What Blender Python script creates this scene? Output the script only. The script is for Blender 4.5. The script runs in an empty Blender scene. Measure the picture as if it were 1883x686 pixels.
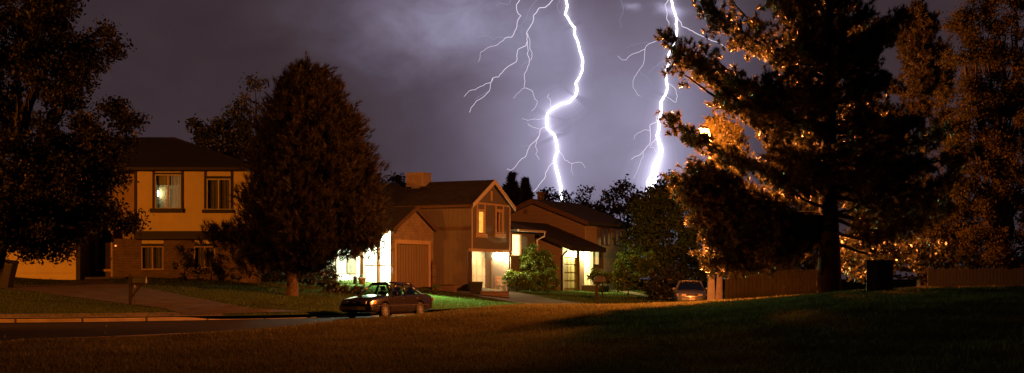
import bpy, math, random
import numpy as np
from mathutils import Vector, Matrix

random.seed(7)
rng = np.random.default_rng(11)
S = bpy.context.scene
COL = S.collection
R = math.radians

# ----------------------------------------------------------------------------
# camera: 50 mm lens on a 36 mm sensor, level, shifted up
# ----------------------------------------------------------------------------
FPX, CX, HY, CAMZ = 1883 * 50 / 36.0, 941.5, 512.0, 1.63
cam_d = bpy.data.cameras.new('camera'); cam = bpy.data.objects.new('camera', cam_d); COL.objects.link(cam)
cam.location = (0, 0, CAMZ); cam.rotation_euler = (R(90), 0, 0)
cam_d.lens = 50; cam_d.sensor_width = 36; cam_d.shift_y = (HY - 343) / 1883
cam_d.clip_end = 8000; cam_d.clip_start = 0.1
S.camera = cam
S.view_settings.view_transform = 'Standard'; S.view_settings.look = 'None'
S.view_settings.exposure = 0; S.view_settings.gamma = 1
S.cycles.use_denoising = True
S.cycles.sample_clamp_indirect = 4.0
S.cycles.max_bounces = 6; S.cycles.transparent_max_bounces = 16
S.cycles.caustics_reflective = False; S.cycles.caustics_refractive = False


def at(px, py, Y):
    """the point at distance Y in front of the photographer that the photo shows at (px, py)"""
    return Vector(((px - CX) / FPX * Y, Y, CAMZ + (HY - py) / FPX * Y))


# ----------------------------------------------------------------------------
# object helpers
# ----------------------------------------------------------------------------
def link(name, me, mat=None, parent=None):
    o = bpy.data.objects.new(name, me); COL.objects.link(o)
    if mat is not None:
        me.materials.append(mat)
    if parent is not None:
        o.parent = parent
    return o


def tag(o, label=None, cat=None, group=None, kind=None):
    if label: o['label'] = label
    if cat: o['category'] = cat
    if group: o['group'] = group
    if kind: o['kind'] = kind
    return o


def thing(name, label, cat, loc=(0, 0, 0), rotz=0, group=None):
    o = bpy.data.objects.new(name, None); COL.objects.link(o)
    o.location = loc; o.rotation_euler = (0, 0, rotz); o.empty_display_size = .3
    return tag(o, label, cat, group)


def np_mesh(name, V, F, mat=None, parent=None, smooth=False):
    V = np.asarray(V, dtype=np.float32); F = np.asarray(F, dtype=np.int32)
    n, k = F.shape
    me = bpy.data.meshes.new(name)
    me.vertices.add(len(V)); me.vertices.foreach_set('co', V.ravel())
    me.loops.add(n * k); me.loops.foreach_set('vertex_index', F.ravel())
    me.polygons.add(n)
    me.polygons.foreach_set('loop_start', np.arange(0, n * k, k, dtype=np.int32))
    me.polygons.foreach_set('loop_total', np.full(n, k, dtype=np.int32))
    me.polygons.foreach_set('use_smooth', np.full(n, smooth, dtype=bool))
    me.update(); me.validate()
    return link(name, me, mat, parent)


class MB:
    """collects boxes, prisms and tubes, then becomes one mesh object"""
    def __init__(s): s.v = []; s.f = []

    def add(s, vs, fs):
        n = len(s.v); s.v += [tuple(v) for v in vs]; s.f += [tuple(i + n for i in f) for f in fs]; return s

    def box(s, x0, x1, y0, y1, z0, z1):
        if x0 > x1: x0, x1 = x1, x0
        if y0 > y1: y0, y1 = y1, y0
        if z0 > z1: z0, z1 = z1, z0
        vs = [(x, y, z) for z in (z0, z1) for y in (y0, y1) for x in (x0, x1)]
        return s.add(vs, [(0, 2, 3, 1), (4, 5, 7, 6), (0, 1, 5, 4), (2, 6, 7, 3), (0, 4, 6, 2), (1, 3, 7, 5)])

    def prism(s, poly, d):
        """extrude a planar polygon (3-D points) by vector d"""
        n = len(poly); d = Vector(d); p = [Vector(q) for q in poly]
        vs = p + [q + d for q in p]
        fs = [tuple(range(n))[::-1], tuple(range(n, 2 * n))] + [(i, (i + 1) % n, n + (i + 1) % n, n + i) for i in range(n)]
        return s.add(vs, fs)

    def tube(s, pts, rad, n=8, cap=True):
        pts = [Vector(p) for p in pts]
        if not hasattr(rad, '__len__'): rad = [rad] * len(pts)
        vs = []; fs = []
        for i, p in enumerate(pts):
            t = (pts[min(i + 1, len(pts) - 1)] - pts[max(i - 1, 0)])
            t = t.normalized() if t.length > 1e-9 else Vector((0, 0, 1))
            ref = Vector((0, 0, 1)) if abs(t.z) < .9 else Vector((0, 1, 0))
            a = t.cross(ref).normalized(); b = t.cross(a)
            for k in range(n):
                w = 2 * math.pi * k / n
                vs.append(p + (a * math.cos(w) + b * math.sin(w)) * rad[i])
        for i in range(len(pts) - 1):
            for k in range(n):
                fs.append((i * n + k, i * n + (k + 1) % n, (i + 1) * n + (k + 1) % n, (i + 1) * n + k))
        if cap:
            fs.append(tuple(range(n))); fs.append(tuple(range((len(pts) - 1) * n, len(pts) * n))[::-1])
        return s.add(vs, fs)

    def lathe(s, prof, n=16, c=(0, 0, 0)):
        vs = []; fs = []
        for r, z in prof:
            for k in range(n):
                w = 2 * math.pi * k / n
                vs.append((c[0] + r * math.cos(w), c[1] + r * math.sin(w), c[2] + z))
        m = len(prof)
        for i in range(m - 1):
            for k in range(n):
                fs.append((i * n + k, i * n + (k + 1) % n, (i + 1) * n + (k + 1) % n, (i + 1) * n + k))
        fs.append(tuple(range(n))[::-1]); fs.append(tuple(range((m - 1) * n, m * n)))
        return s.add(vs, fs)

    def build(s, name, mat=None, parent=None, smooth=False, bevel=0):
        me = bpy.data.meshes.new(name); me.from_pydata(s.v, [], s.f); me.update()
        if smooth:
            me.polygons.foreach_set('use_smooth', [True] * len(me.polygons))
        o = link(name, me, mat, parent)
        if bevel:
            m = o.modifiers.new('bevel', 'BEVEL'); m.width = bevel; m.segments = 2; m.limit_method = 'ANGLE'; m.angle_limit = R(40)
        return o


def wallholes(mb, a0, a1, z0, z1, holes, put):
    """rectangle minus rectangular holes -> boxes, put(a0,a1,z0,z1) adds one"""
    xs = sorted(set([a0, a1] + [h[i] for h in holes for i in (0, 1)])); zs = sorted(set([z0, z1] + [h[i] for h in holes for i in (2, 3)]))
    xs = [x for x in xs if a0 <= x <= a1]; zs = [z for z in zs if z0 <= z <= z1]
    for i in range(len(xs) - 1):
        run = None
        for j in range(len(zs) - 1):
            cx, cz = (xs[i] + xs[i + 1]) / 2, (zs[j] + zs[j + 1]) / 2
            solid = not any(h[0] < cx < h[1] and h[2] < cz < h[3] for h in holes)
            if solid:
                run = (run[0] if run else zs[j], zs[j + 1])
            if (not solid or j == len(zs) - 2) and run:
                put(xs[i], xs[i + 1], run[0], run[1]); run = None


# ----------------------------------------------------------------------------
# materials
# ----------------------------------------------------------------------------
class N:
    """tiny node-tree helper"""
    def __init__(s, nt): s.nt = nt
    def new(s, t, **kw):
        n = s.nt.nodes.new(t)
        for k, v in kw.items(): setattr(n, k, v)
        return n
    def lk(s, a, b): s.nt.links.new(a, b)
    def val(s, sock, v):
        if isinstance(v, (int, float, tuple, list)): sock.default_value = v
        else: s.lk(v, sock)
    def math(s, op, a, b=None, c=None, clamp=False):
        n = s.new('ShaderNodeMath', operation=op); n.use_clamp = clamp
        for i, v in enumerate((a, b, c)):
            if v is not None: s.val(n.inputs[i], v)
        return n.outputs[0]
    def mix(s, fac, a, b, blend='MIX'):
        n = s.new('ShaderNodeMix', data_type='RGBA', blend_type=blend)
        s.val(n.inputs[0], fac); s.val(n.inputs[6], a); s.val(n.inputs[7], b)
        return n.outputs[2]
    def ramp(s, fac, stops):
        n = s.new('ShaderNodeValToRGB'); e = n.color_ramp.elements
        while len(e) < len(stops): e.new(.5)
        for k, (p, c) in enumerate(stops):
            e[k].position = p; e[k].color = c if len(c) == 4 else (*c, 1)
        s.lk(fac, n.inputs[0]); return n.outputs[0]
    def noise(s, vec, scale, detail=4, rough=.55, dist=0):
        n = s.new('ShaderNodeTexNoise')
        if vec is not None: s.lk(vec, n.inputs['Vector'])
        n.inputs['Scale'].default_value = scale; n.inputs['Detail'].default_value = detail
        n.inputs['Roughness'].default_value = rough; n.inputs['Distortion'].default_value = dist
        return n.outputs[0]


def c4(c): return (*c, 1)


def newmat(name):
    m = bpy.data.materials.new(name); m.use_nodes = True; m.node_tree.nodes.clear()
    n = N(m.node_tree); out = n.new('ShaderNodeOutputMaterial')
    return m, n, out


def mat(name, col, rough=.8, var=.25, scale=3, bump=.0, bscale=40, metal=0, spec=.3, coat=0):
    m, n, out = newmat(name)
    b = n.new('ShaderNodeBsdfPrincipled'); tc = n.new('ShaderNodeTexCoord')
    f = n.noise(tc.outputs['Object'], scale, 5, .6)
    lo = tuple(x * (1 - var) for x in col); hi = tuple(min(1, x * (1 + var)) for x in col)
    n.lk(n.ramp(f, [(.3, lo), (.7, hi)]), b.inputs['Base Color'])
    b.inputs['Roughness'].default_value = rough; b.inputs['Metallic'].default_value = metal
    b.inputs['Specular IOR Level'].default_value = spec; b.inputs['Coat Weight'].default_value = coat
    if bump:
        bp = n.new('ShaderNodeBump'); bp.inputs['Strength'].default_value = bump; bp.inputs['Distance'].default_value = .02
        n.lk(n.noise(tc.outputs['Object'], bscale, 3), bp.inputs['Height']); n.lk(bp.outputs[0], b.inputs['Normal'])
    n.lk(b.outputs[0], out.inputs[0]); return m


def foliage(name, lo, hi, trans=.45, rough=.5, gloss=.06, bs=.9, wi=.55, wb=.5):
    m, n, out = newmat(name)
    g = n.new('ShaderNodeNewGeometry'); tc = n.new('ShaderNodeTexCoord')
    big = n.noise(tc.outputs['Object'], bs, 4)
    f = n.math('ADD', n.math('MULTIPLY', g.outputs['Random Per Island'], wi), n.math('MULTIPLY', big, wb))
    col = n.ramp(f, [(.25, lo), (.8, hi)])
    d = n.new('ShaderNodeBsdfDiffuse'); t = n.new('ShaderNodeBsdfTranslucent'); gl = n.new('ShaderNodeBsdfGlossy')
    n.lk(col, d.inputs[0]); n.lk(col, t.inputs[0]); gl.inputs['Roughness'].default_value = rough
    gl.inputs[0].default_value = (.6, .6, .6, 1)
    a = n.new('ShaderNodeMixShader'); a.inputs[0].default_value = trans
    n.lk(d.outputs[0], a.inputs[1]); n.lk(t.outputs[0], a.inputs[2])
    b = n.new('ShaderNodeMixShader'); b.inputs[0].default_value = gloss
    n.lk(a.outputs[0], b.inputs[1]); n.lk(gl.outputs[0], b.inputs[2])
    n.lk(b.outputs[0], out.inputs[0]); return m


def emit(name, col, strength, sample=False):
    m, n, out = newmat(name)
    e = n.new('ShaderNodeEmission'); e.inputs[0].default_value = c4(col); e.inputs[1].default_value = strength
    n.lk(e.outputs[0], out.inputs[0])
    if not sample: m.cycles.emission_sampling = 'NONE'
    return m


def brickmat(name, c1, c2, mortar, bw=.2, bh=.07, msz=.008, swap=True, bump=.4, rough=.85, offs=.5):
    m, n, out = newmat(name)
    b = n.new('ShaderNodeBsdfPrincipled'); tc = n.new('ShaderNodeTexCoord'); mp = n.new('ShaderNodeMapping')
    if swap: mp.inputs['Rotation'].default_value = (R(-90), 0, 0)
    sx = n.new('ShaderNodeSeparateXYZ'); n.lk(tc.outputs['Object'], sx.inputs[0])
    cm = n.new('ShaderNodeCombineXYZ')
    if swap:
        n.lk(n.math('ADD', sx.outputs[0], sx.outputs[1]), cm.inputs[0]); n.lk(sx.outputs[2], cm.inputs[1])
    else:
        n.lk(sx.outputs[0], cm.inputs[0]); n.lk(sx.outputs[1], cm.inputs[1])
    t = n.new('ShaderNodeTexBrick'); n.lk(cm.outputs[0], t.inputs['Vector']); t.offset = offs
    t.inputs['Color1'].default_value = c4(c1); t.inputs['Color2'].default_value = c4(c2); t.inputs['Mortar'].default_value = c4(mortar)
    t.inputs['Scale'].default_value = 1; t.inputs['Mortar Size'].default_value = msz
    t.inputs['Brick Width'].default_value = bw; t.inputs['Row Height'].default_value = bh; t.inputs['Mortar Smooth'].default_value = .2
    f = n.noise(tc.outputs['Object'], 2.5, 5)
    n.lk(n.mix(.7, t.outputs[0], n.ramp(f, [(.3, (.55, .55, .55)), (.7, (1.2, 1.2, 1.2))]), 'MULTIPLY'), b.inputs['Base Color'])
    b.inputs['Roughness'].default_value = rough
    bp = n.new('ShaderNodeBump'); bp.inputs['Strength'].default_value = bump; bp.inputs['Distance'].default_value = .01; bp.invert = True
    n.lk(t.outputs[1], bp.inputs['Height']); n.lk(bp.outputs[0], b.inputs['Normal'])
    n.lk(b.outputs[0], out.inputs[0]); return m


def sidingmat(name, col, pitch=.2, var=.2, rough=.75, vertical=True):
    """grooved board siding"""
    m, n, out = newmat(name)
    b = n.new('ShaderNodeBsdfPrincipled'); tc = n.new('ShaderNodeTexCoord'); sx = n.new('ShaderNodeSeparateXYZ')
    n.lk(tc.outputs['Object'], sx.inputs[0])
    a = n.math('ADD', sx.outputs[0], sx.outputs[1]) if vertical else sx.outputs[2]
    saw = n.math('FRACT', n.math('DIVIDE', a, pitch))
    groove = n.math('GREATER_THAN', saw, .08)
    cm = n.new('ShaderNodeCombineXYZ'); n.lk(n.math('MULTIPLY', a, 6), cm.inputs[0]); n.lk(n.math('MULTIPLY', sx.outputs[2], 1.2), cm.inputs[2])
    f = n.noise(cm.outputs[0], 1.0, 5, .6); f2 = n.noise(tc.outputs['Object'], .7, 3)
    fm = n.math('ADD', n.math('MULTIPLY', f, .6), n.math('MULTIPLY', f2, .4))
    c = n.ramp(fm, [(.3, tuple(x * (1 - var) for x in col)), (.7, tuple(x * (1 + var) for x in col))])
    g = n.ramp(groove, [(0, (.72, .72, .72)), (1, (1, 1, 1))])
    n.lk(n.mix(1, c, g, 'MULTIPLY'), b.inputs['Base Color']); b.inputs['Roughness'].default_value = rough
    bp = n.new('ShaderNodeBump'); bp.inputs['Strength'].default_value = .5; bp.inputs['Distance'].default_value = .02
    n.lk(groove, bp.inputs['Height']); n.lk(bp.outputs[0], b.inputs['Normal'])
    n.lk(b.outputs[0], out.inputs[0]); return m


def glassmat(name, tint=(.8, .9, .85), gloss=.12, rough=.03):
    m, n, out = newmat(name)
    t = n.new('ShaderNodeBsdfTransparent'); t.inputs[0].default_value = c4(tint)
    g = n.new('ShaderNodeBsdfGlossy'); g.inputs['Roughness'].default_value = rough
    x = n.new('ShaderNodeMixShader'); x.inputs[0].default_value = gloss
    n.lk(t.outputs[0], x.inputs[1]); n.lk(g.outputs[0], x.inputs[2]); n.lk(x.outputs[0], out.inputs[0]); return m


def lawnmat(name, lo, hi):
    m, n, out = newmat(name)
    b = n.new('ShaderNodeBsdfDiffuse'); tc = n.new('ShaderNodeTexCoord')
    f = n.math('ADD', n.math('MULTIPLY', n.noise(tc.outputs['Object'], .35, 4), .6), n.math('MULTIPLY', n.noise(tc.outputs['Object'], 5, 4), .4))
    n.lk(n.ramp(f, [(.32, lo), (.68, hi)]), b.inputs[0]); n.lk(b.outputs[0], out.inputs[0]); return m


def curtainmat(name, col, strength, gain=1.0):
    """a glowing curtain: patchy emission in the cloth stands in for room light"""
    m, n, out = newmat(name)
    tc = n.new('ShaderNodeTexCoord'); f = n.noise(tc.outputs['Object'], 3.5, 4)
    e = n.new('ShaderNodeEmission'); n.lk(n.ramp(f, [(.3, tuple(x * .55 for x in col)), (.7, col)]), e.inputs[0]); e.inputs[1].default_value = strength
    d = n.new('ShaderNodeBsdfDiffuse'); d.inputs[0].default_value = c4(col)
    a = n.new('ShaderNodeAddShader'); n.lk(e.outputs[0], a.inputs[0]); n.lk(d.outputs[0], a.inputs[1])
    n.lk(a.outputs[0], out.inputs[0]); m.cycles.emission_sampling = 'NONE'; return m


M = dict(
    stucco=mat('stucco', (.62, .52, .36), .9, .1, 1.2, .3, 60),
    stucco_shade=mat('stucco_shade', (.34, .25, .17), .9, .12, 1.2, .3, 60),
    darktrim=mat('darktrim', (.016, .012, .010), .6, .2, 4),
    browntrim=mat('browntrim', (.09, .055, .035), .7, .2, 4),
    whitetrim=mat('whitetrim', (.5, .45, .38), .55, .08, 4),
    tantrim=mat('tantrim', (.42, .30, .19), .65, .15, 4),
    shingle=brickmat('shingle', (.012, .010, .009), (.027, .022, .018), (.007, .006, .005), .3, .14, .012, swap=False, bump=.6, rough=.95),
    shingle_grey=brickmat('shingle_grey', (.05, .05, .055), (.09, .09, .10), (.04, .04, .045), .3, .14, .012, swap=False, bump=.6, rough=.9),
    brick=brickmat('brick', (.07, .042, .032), (.13, .078, .058), (.19, .15, .12), .24, .085, .012),
    porchbrick=brickmat('porchbrick', (.7, .62, .5), (.8, .72, .6), (.5, .45, .38), .24, .085, .012),
    garage_cream=mat('garage_cream', (.66, .55, .36), .6, .05, 1.5),
    garage_tan=sidingmat('garage_tan', (.19, .14, .085), .22, .15),
    garage_white=mat('garage_white', (.42, .38, .30), .5, .06, 2),
    garage_yellow=mat('garage_yellow', (.26, .225, .12), .5, .1, 2),
    siding_brown=sidingmat('siding_brown', (.125, .10, .088), .3, .14),
    siding_grey=sidingmat('siding_grey', (.125, .112, .10), .22, .14),
    siding_tan=sidingmat('siding_tan', (.38, .285, .18), .13, .12, vertical=False),
    siding_h3=sidingmat('siding_h3', (.19, .14, .105), .25, .12, vertical=False),
    shinglewall=brickmat('shinglewall', (.22, .16, .10), (.26, .19, .12), (.15, .11, .07), .18, .16, .01),
    ceilpaint=mat('ceilpaint', (.7, .66, .6), .8, .05),
    concrete=mat('concrete', (.085, .07, .055), .9, .22, 1.1, .2, 60, spec=.08),
    kerb=mat('kerb', (.42, .33, .24), .85, .25, 1.4, .3, 50),
    asphalt=mat('asphalt', (.020, .018, .017), .8, .3, .8, .35, 90, spec=.12),
    walk=mat('walk', (.17, .14, .11), .9, .2, 1.1, .2, 60, spec=.08),
    soil=mat('soil', (.035, .026, .018), .95, .3, 2),
    lawn_near=lawnmat('lawn_near', (.07, .06, .022), (.16, .14, .05)),
    lawn_far=lawnmat('lawn_far', (.03, .045, .014), (.06, .085, .025)),
    earth=lawnmat('earth', (.03, .032, .014), (.05, .05, .022)),
    bark=mat('bark', (.075, .05, .033), .95, .45, 7, .9, 22),
    barkdark=mat('barkdark', (.03, .022, .017), .95, .35, 6, .8, 20),
    needle=foliage('needle', (.03, .03, .012), (.11, .095, .03), .4, .38, .22),
    needle_red=foliage('needle_red', (.010, .0085, .0045), (.046, .037, .016), .3, .5, .02),
    needle_dark=foliage('needle_dark', (.012, .016, .010), (.035, .042, .022), .3),
    leaf=foliage('leaf', (.03, .032, .010), (.10, .095, .022), .4, .4, .08),
    leaf_dark=foliage('leaf_dark', (.012, .016, .008), (.035, .042, .016), .35),
    leaf_sparse=foliage('leaf_sparse', (.03, .035, .012), (.08, .085, .028), .4),
    leaf_bright=foliage('leaf_bright', (.05, .085, .012), (.14, .22, .03), .45, .4, .05),
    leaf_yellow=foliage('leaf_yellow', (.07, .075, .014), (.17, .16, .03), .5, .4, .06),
    blade=foliage('blade', (.085, .075, .028), (.31, .275, .10), .22, .5, .02, .42, .28, .85),
    blade_green=foliage('blade_green', (.036, .050, .013), (.095, .128, .028), .22, .5, .02),
    seed=mat('seed', (.75, .72, .65), .9, .1),
    bin_plastic=mat('bin_plastic', (.009, .008, .007), .5, .2),
    cabinet=mat('cabinet', (.028, .024, .018), .6, .25, 3),
    black=mat('black', (.012, .012, .012), .5, .2),
    rubber=mat('rubber', (.014, .013, .012), .8, .2),
    alloy=mat('alloy', (.55, .53, .5), .28, .1, metal=.9),
    chrome=mat('chrome', (.6, .58, .55), .15, .05, metal=1),
    paint_dark=mat('paint_dark', (.009, .006, .006), .22, .05, coat=.7, spec=.5),
    paint_silver=mat('paint_silver', (.21, .21, .225), .3, .05, metal=.35, coat=.6),
    bumper=mat('bumper', (.03, .02, .02), .4, .1),
    lens_clear=mat('lens_clear', (.75, .70, .6), .12, .05, spec=.8, coat=1),
    lens_amber=mat('lens_amber', (.85, .35, .03), .2, .05, coat=1),
    lens_red=mat('lens_red', (.10, .01, .006), .2, .05, coat=1),
    plate=mat('plate', (.7, .66, .6), .5, .2, 30),
    seatcloth=mat('seatcloth', (.05, .045, .045), .9, .2),
    glass=glassmat('glass', (.88, .9, .88), .12),
    carglass=glassmat('carglass', (.78, .93, .87), .14),
    cartint=glassmat('cartint', (.12, .14, .16), .2),
    wood=mat('wood', (.026, .018, .012), .85, .35, 5, .4, 30),
    woodpole=mat('woodpole', (.02, .015, .010), .9, .3, 4, .4, 30),
    fence=sidingmat('fence', (.036, .03, .024), .14, .35),
    fence_dark=sidingmat('fence_dark', (.010, .008, .006), .14, .35),
    metal_grey=mat('metal_grey', (.28, .26, .24), .5, .15, metal=.4),
    cooler=mat('cooler', (.24, .20, .16), .6, .12, 3),
    plastic_white=mat('plastic_white', (.75, .72, .68), .5, .05),
    terracotta=mat('terracotta', (.30, .13, .07), .85, .2, 5),
    signwhite=mat('signwhite', (.15, .13, .105), .5, .08),
    signblack=mat('signblack', (.015, .015, .015), .5, .1),
    mailgreen=mat('mailgreen', (.06, .065, .045), .4, .2, metal=.3),
    curtain=mat('curtain', (.6, .58, .5), .9, .15, 6),
    curtain_dark=mat('curtain_dark', (.26, .23, .19), .9, .15, 6),
    interior=mat('interior', (.12, .10, .08), .9, .1),
    curtain_glow=curtainmat('curtain_glow', (1, .50, .08), 2.0),
    curtain_hot=curtainmat('curtain_hot', (1, .78, .34), 4.5),
    curtain_soft=curtainmat('curtain_soft', (.70, .58, .26), .17),
    leaf_mid=foliage('leaf_mid', (.025, .042, .008), (.08, .12, .02), .4, .5, .02),
    needle_amber=foliage('needle_amber', (.018, .015, .005), (.055, .045, .015), .4, .5, .03),
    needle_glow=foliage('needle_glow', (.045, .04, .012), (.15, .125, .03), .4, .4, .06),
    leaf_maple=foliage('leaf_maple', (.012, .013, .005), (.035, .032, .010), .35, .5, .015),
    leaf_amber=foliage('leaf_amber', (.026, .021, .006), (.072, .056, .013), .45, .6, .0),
    bulb_sodium=emit('bulb_sodium', (1, .42, .06), 60),
    bulb_white=emit('bulb_white', (1, .98, .88), 40),
    bulb_warm=emit('bulb_warm', (1, .80, .38), 40),
    button=emit('button', (1, .25, .04), 3),
    boltcore=emit('boltcore', (.96, .92, 1), 7),
    boltmid=emit('boltmid', (.93, .82, .98), .98),
    boltfaint=emit('boltfaint', (.66, .66, .92), .52),
)

# kerb stones: dark joints every 2.4 m
_m, _n_, _o = newmat('kerbstone'); _b = _n_.new('ShaderNodeBsdfPrincipled'); _t = _n_.new('ShaderNodeTexCoord'); _s = _n_.new('ShaderNodeSeparateXYZ'); _n_.lk(_t.outputs['Object'], _s.inputs[0])
_f = _n_.math('FRACT', _n_.math('DIVIDE', _n_.math('ADD', _s.outputs[0], _n_.math('MULTIPLY', _s.outputs[1], .35)), 2.5))
_j = _n_.math('GREATER_THAN', _f, .035)
_n_.lk(_n_.mix(_j, (.05, .04, .03, 1), _n_.ramp(_n_.noise(_t.outputs['Object'], 1.6, 6, .65), [(.3, (.26, .20, .14)), (.7, (.46, .36, .26))])), _b.inputs['Base Color']); _b.inputs['Roughness'].default_value = .9
_n_.lk(_b.outputs[0], _o.inputs[0]); M['kerb'] = _m

# ----------------------------------------------------------------------------
# the lie of the land
# ----------------------------------------------------------------------------
FK = [(-60, 44), (-40, 46.5), (-18.7, 52.2), (-14, 54.2), (-11.2, 56), (-8.4, 58.4), (-6.6, 60.6), (-3.7, 65.9), (-1, 71), (4, 75.5), (10, 79.5), (18, 83), (40, 89), (80, 97)]
NK = [(-60, 26), (-40, 29), (-15, 33.2), (-12, 35.2), (-9.2, 38.8), (-6.8, 43.4), (-4.5, 48.3), (-1.5, 53.8), (2, 59), (6, 63.5), (11, 68), (19, 72.5), (40, 78), (80, 86)]


def catmull(P, k=8):
    P = [np.array(p, float) for p in P]; out = []
    for i in range(len(P) - 1):
        p0 = P[max(i - 1, 0)]; p1 = P[i]; p2 = P[i + 1]; p3 = P[min(i + 2, len(P) - 1)]
        for j in range(k):
            t = j / k
            out.append(.5 * ((2 * p1) + (-p0 + p2) * t + (2 * p0 - 5 * p1 + 4 * p2 - p3) * t * t + (-p0 + 3 * p1 - 3 * p2 + p3) * t ** 3))
    out.append(P[-1]); return np.array(out)


FKs, NKs = catmull(FK), catmull(NK)


def sdist(P, L):
    """unsigned distance and side (positive = left of the line's direction, i.e. beyond it)"""
    P = np.atleast_2d(P); best = np.full(len(P), 1e9); side = np.zeros(len(P))
    for a, b in zip(L[:-1], L[1:]):
        d = b - a; t = np.clip(((P - a) @ d) / (d @ d), 0, 1); q = a + t[:, None] * d
        w = P - q; dd = np.hypot(w[:, 0], w[:, 1]); s = d[0] * w[:, 1] - d[1] * w[:, 0]
        m = dd < best; best = np.where(m, dd, best); side = np.where(m, s, side)
    return best, np.sign(side)


def z_street(P):
    return .006 * np.clip(P[:, 1] - 62, 0, 18)


CTRL = [(0, 0, 0), (-10, 20, -.03), (0, 25, .02), (5, 25, .16), (10, 25, .5), (-13, 25, 0), (-20, 30, .03), (10, 36, .95), (17, 46, 1.33), (14, 45, 1.3),
        (10.3, 46, 1.12), (11.6, 52, 1.06), (20, 52, 1.3), (5.4, 55, .62), (6.4, 50, .68), (5.9, 46, .62), (7.6, 54, .74), (7.4, 58, .58), (7.6, 61, .42), (1.2, 52, .57), (-.8, 50, .60), (-1.65, 47, .57), (-2.9, 47, .42), (-4.0, 47, .29), (-5.1, 44, .31), (-5.9, 42.6, .25), (-8.0, 39.6, .13), (-10.3, 36.8, .03), (25, 50, 1.4), (20, 36, 1.1), (30, 20, .8), (-30, 10, 0),
        (0, -20, 0), (40, 0, .5), (8.4, 57.5, .66), (12, 62, .7), (20, 62, .8), (-60, 0, 0), (-60, -40, 0), (60, -40, .3), (80, 40, 1.2), (0, -40, 0), (-6, 33, .08), (0, 38, .22), (4, 43, .55)]
_nk = NKs[::4]; CTRL += [(p[0], p[1], float(z_street(p[None])[0]) + .12) for p in _nk]
_C = np.array(CTRL, float)


def _tps(r2): return np.where(r2 > 1e-9, r2 * np.log(r2 + 1e-12) * .5, 0)


_n = len(_C); _K = _tps(((_C[:, None, :2] - _C[None, :, :2]) ** 2).sum(-1)) + np.eye(_n) * .15
_Pm = np.c_[np.ones(_n), _C[:, :2]]
_W = np.linalg.solve(np.block([[_K, _Pm], [_Pm.T, np.zeros((3, 3))]]), np.r_[_C[:, 2], 0, 0, 0])


def z_near(P):
    P = np.atleast_2d(P)
    return _tps(((P[:, None, :2] - _C[None, :, :2]) ** 2).sum(-1)) @ _W[:_n] + np.c_[np.ones(len(P)), P[:, :2]] @ _W[_n:]


def z_far(P):
    P = np.atleast_2d(P); d, _ = sdist(P, FKs)
    g = np.interp(P[:, 0], [-8, -2, 6, 30], [1, .72, .36, .3])
    z = z_street(P) + .13 + .122 * g * 17 * np.tanh(d / 17)
    z = z - .38 * np.exp(-((P[:, 0] + 22.6) / 3.4) ** 2 - ((P[:, 1] - 68.2) / 5.0) ** 2)
    return z


def zf(x, y): return float(z_far(np.array([[x, y]]))[0])
def zn(x, y): return float(z_near(np.array([[x, y]]))[0])


def gridmesh(name, G, mat, parent=None, smooth=True):
    """G: (a,b,3) array -> quad sheet"""
    a, b = G.shape[:2]; idx = np.arange(a * b).reshape(a, b)
    F = np.stack([idx[:-1, :-1], idx[1:, :-1], idx[1:, 1:], idx[:-1, 1:]], -1).reshape(-1, 4)
    return np_mesh(name, G.reshape(-1, 3), F, mat, parent, smooth)


# base ground reaching the horizon
g0 = MB(); g0.add([(-4000, -4000, -.6), (4000, -4000, -.6), (4000, 4000, -.6), (-4000, 4000, -.6)], [(0, 1, 2, 3)])
tag(g0.build('ground', M['earth']), kind='structure')
n = len(FKs)
# street
ts = np.linspace(0, 1, 9)
G = np.zeros((9, n, 3))
for i, t in enumerate(ts):
    p = NKs * (1 - t) + FKs * t; G[i, :, :2] = p; G[i, :, 2] = z_street(p) + .06 * (1 - (2 * t - 1) ** 2)
tag(gridmesh('street', G, M['asphalt']), kind='structure')


def off(L, d):
    t = np.gradient(L, axis=0); t /= np.linalg.norm(t, axis=1)[:, None]
    return L + np.c_[-t[:, 1], t[:, 0]] * d


# near lawn sheet
K = 70; Bk = np.c_[np.linspace(-90, 90, n), np.full(n, -60.)]
G = np.zeros((K, n, 3)); st = off(NKs, -.16)
for i in range(K):
    t = (i / (K - 1)) ** 1.3; p = st * (1 - t) + Bk * t; G[i, :, :2] = p; G[i, :, 2] = z_near(p)
    if i == 0: G[i, :, 2] = z_street(p) + .12
tag(gridmesh('park_lawn', G[::-1], M['lawn_near']), kind='structure')
# far side terrain sheet: houses stand on it
Bk = np.c_[np.linspace(-220, 260, n), np.full(n, 330.)]
G = np.zeros((K, n, 3)); st = off(FKs, .16)
for i in range(K):
    t = (i / (K - 1)) ** 2.2; p = st * (1 - t) + Bk * t; G[i, :, :2] = p; G[i, :, 2] = z_far(p)
tag(gridmesh('front_gardens', G, M['lawn_far']), kind='structure')
# kerbs, dipping where driveways cross, flattened by the car in place of shade
DIPS = [(-9.9, 57.2, 3.0), (-2.7, 67.2, 3.0), (-5.4, 63.0, 3.6), (-.2, 71.7, 3.2)]


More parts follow.
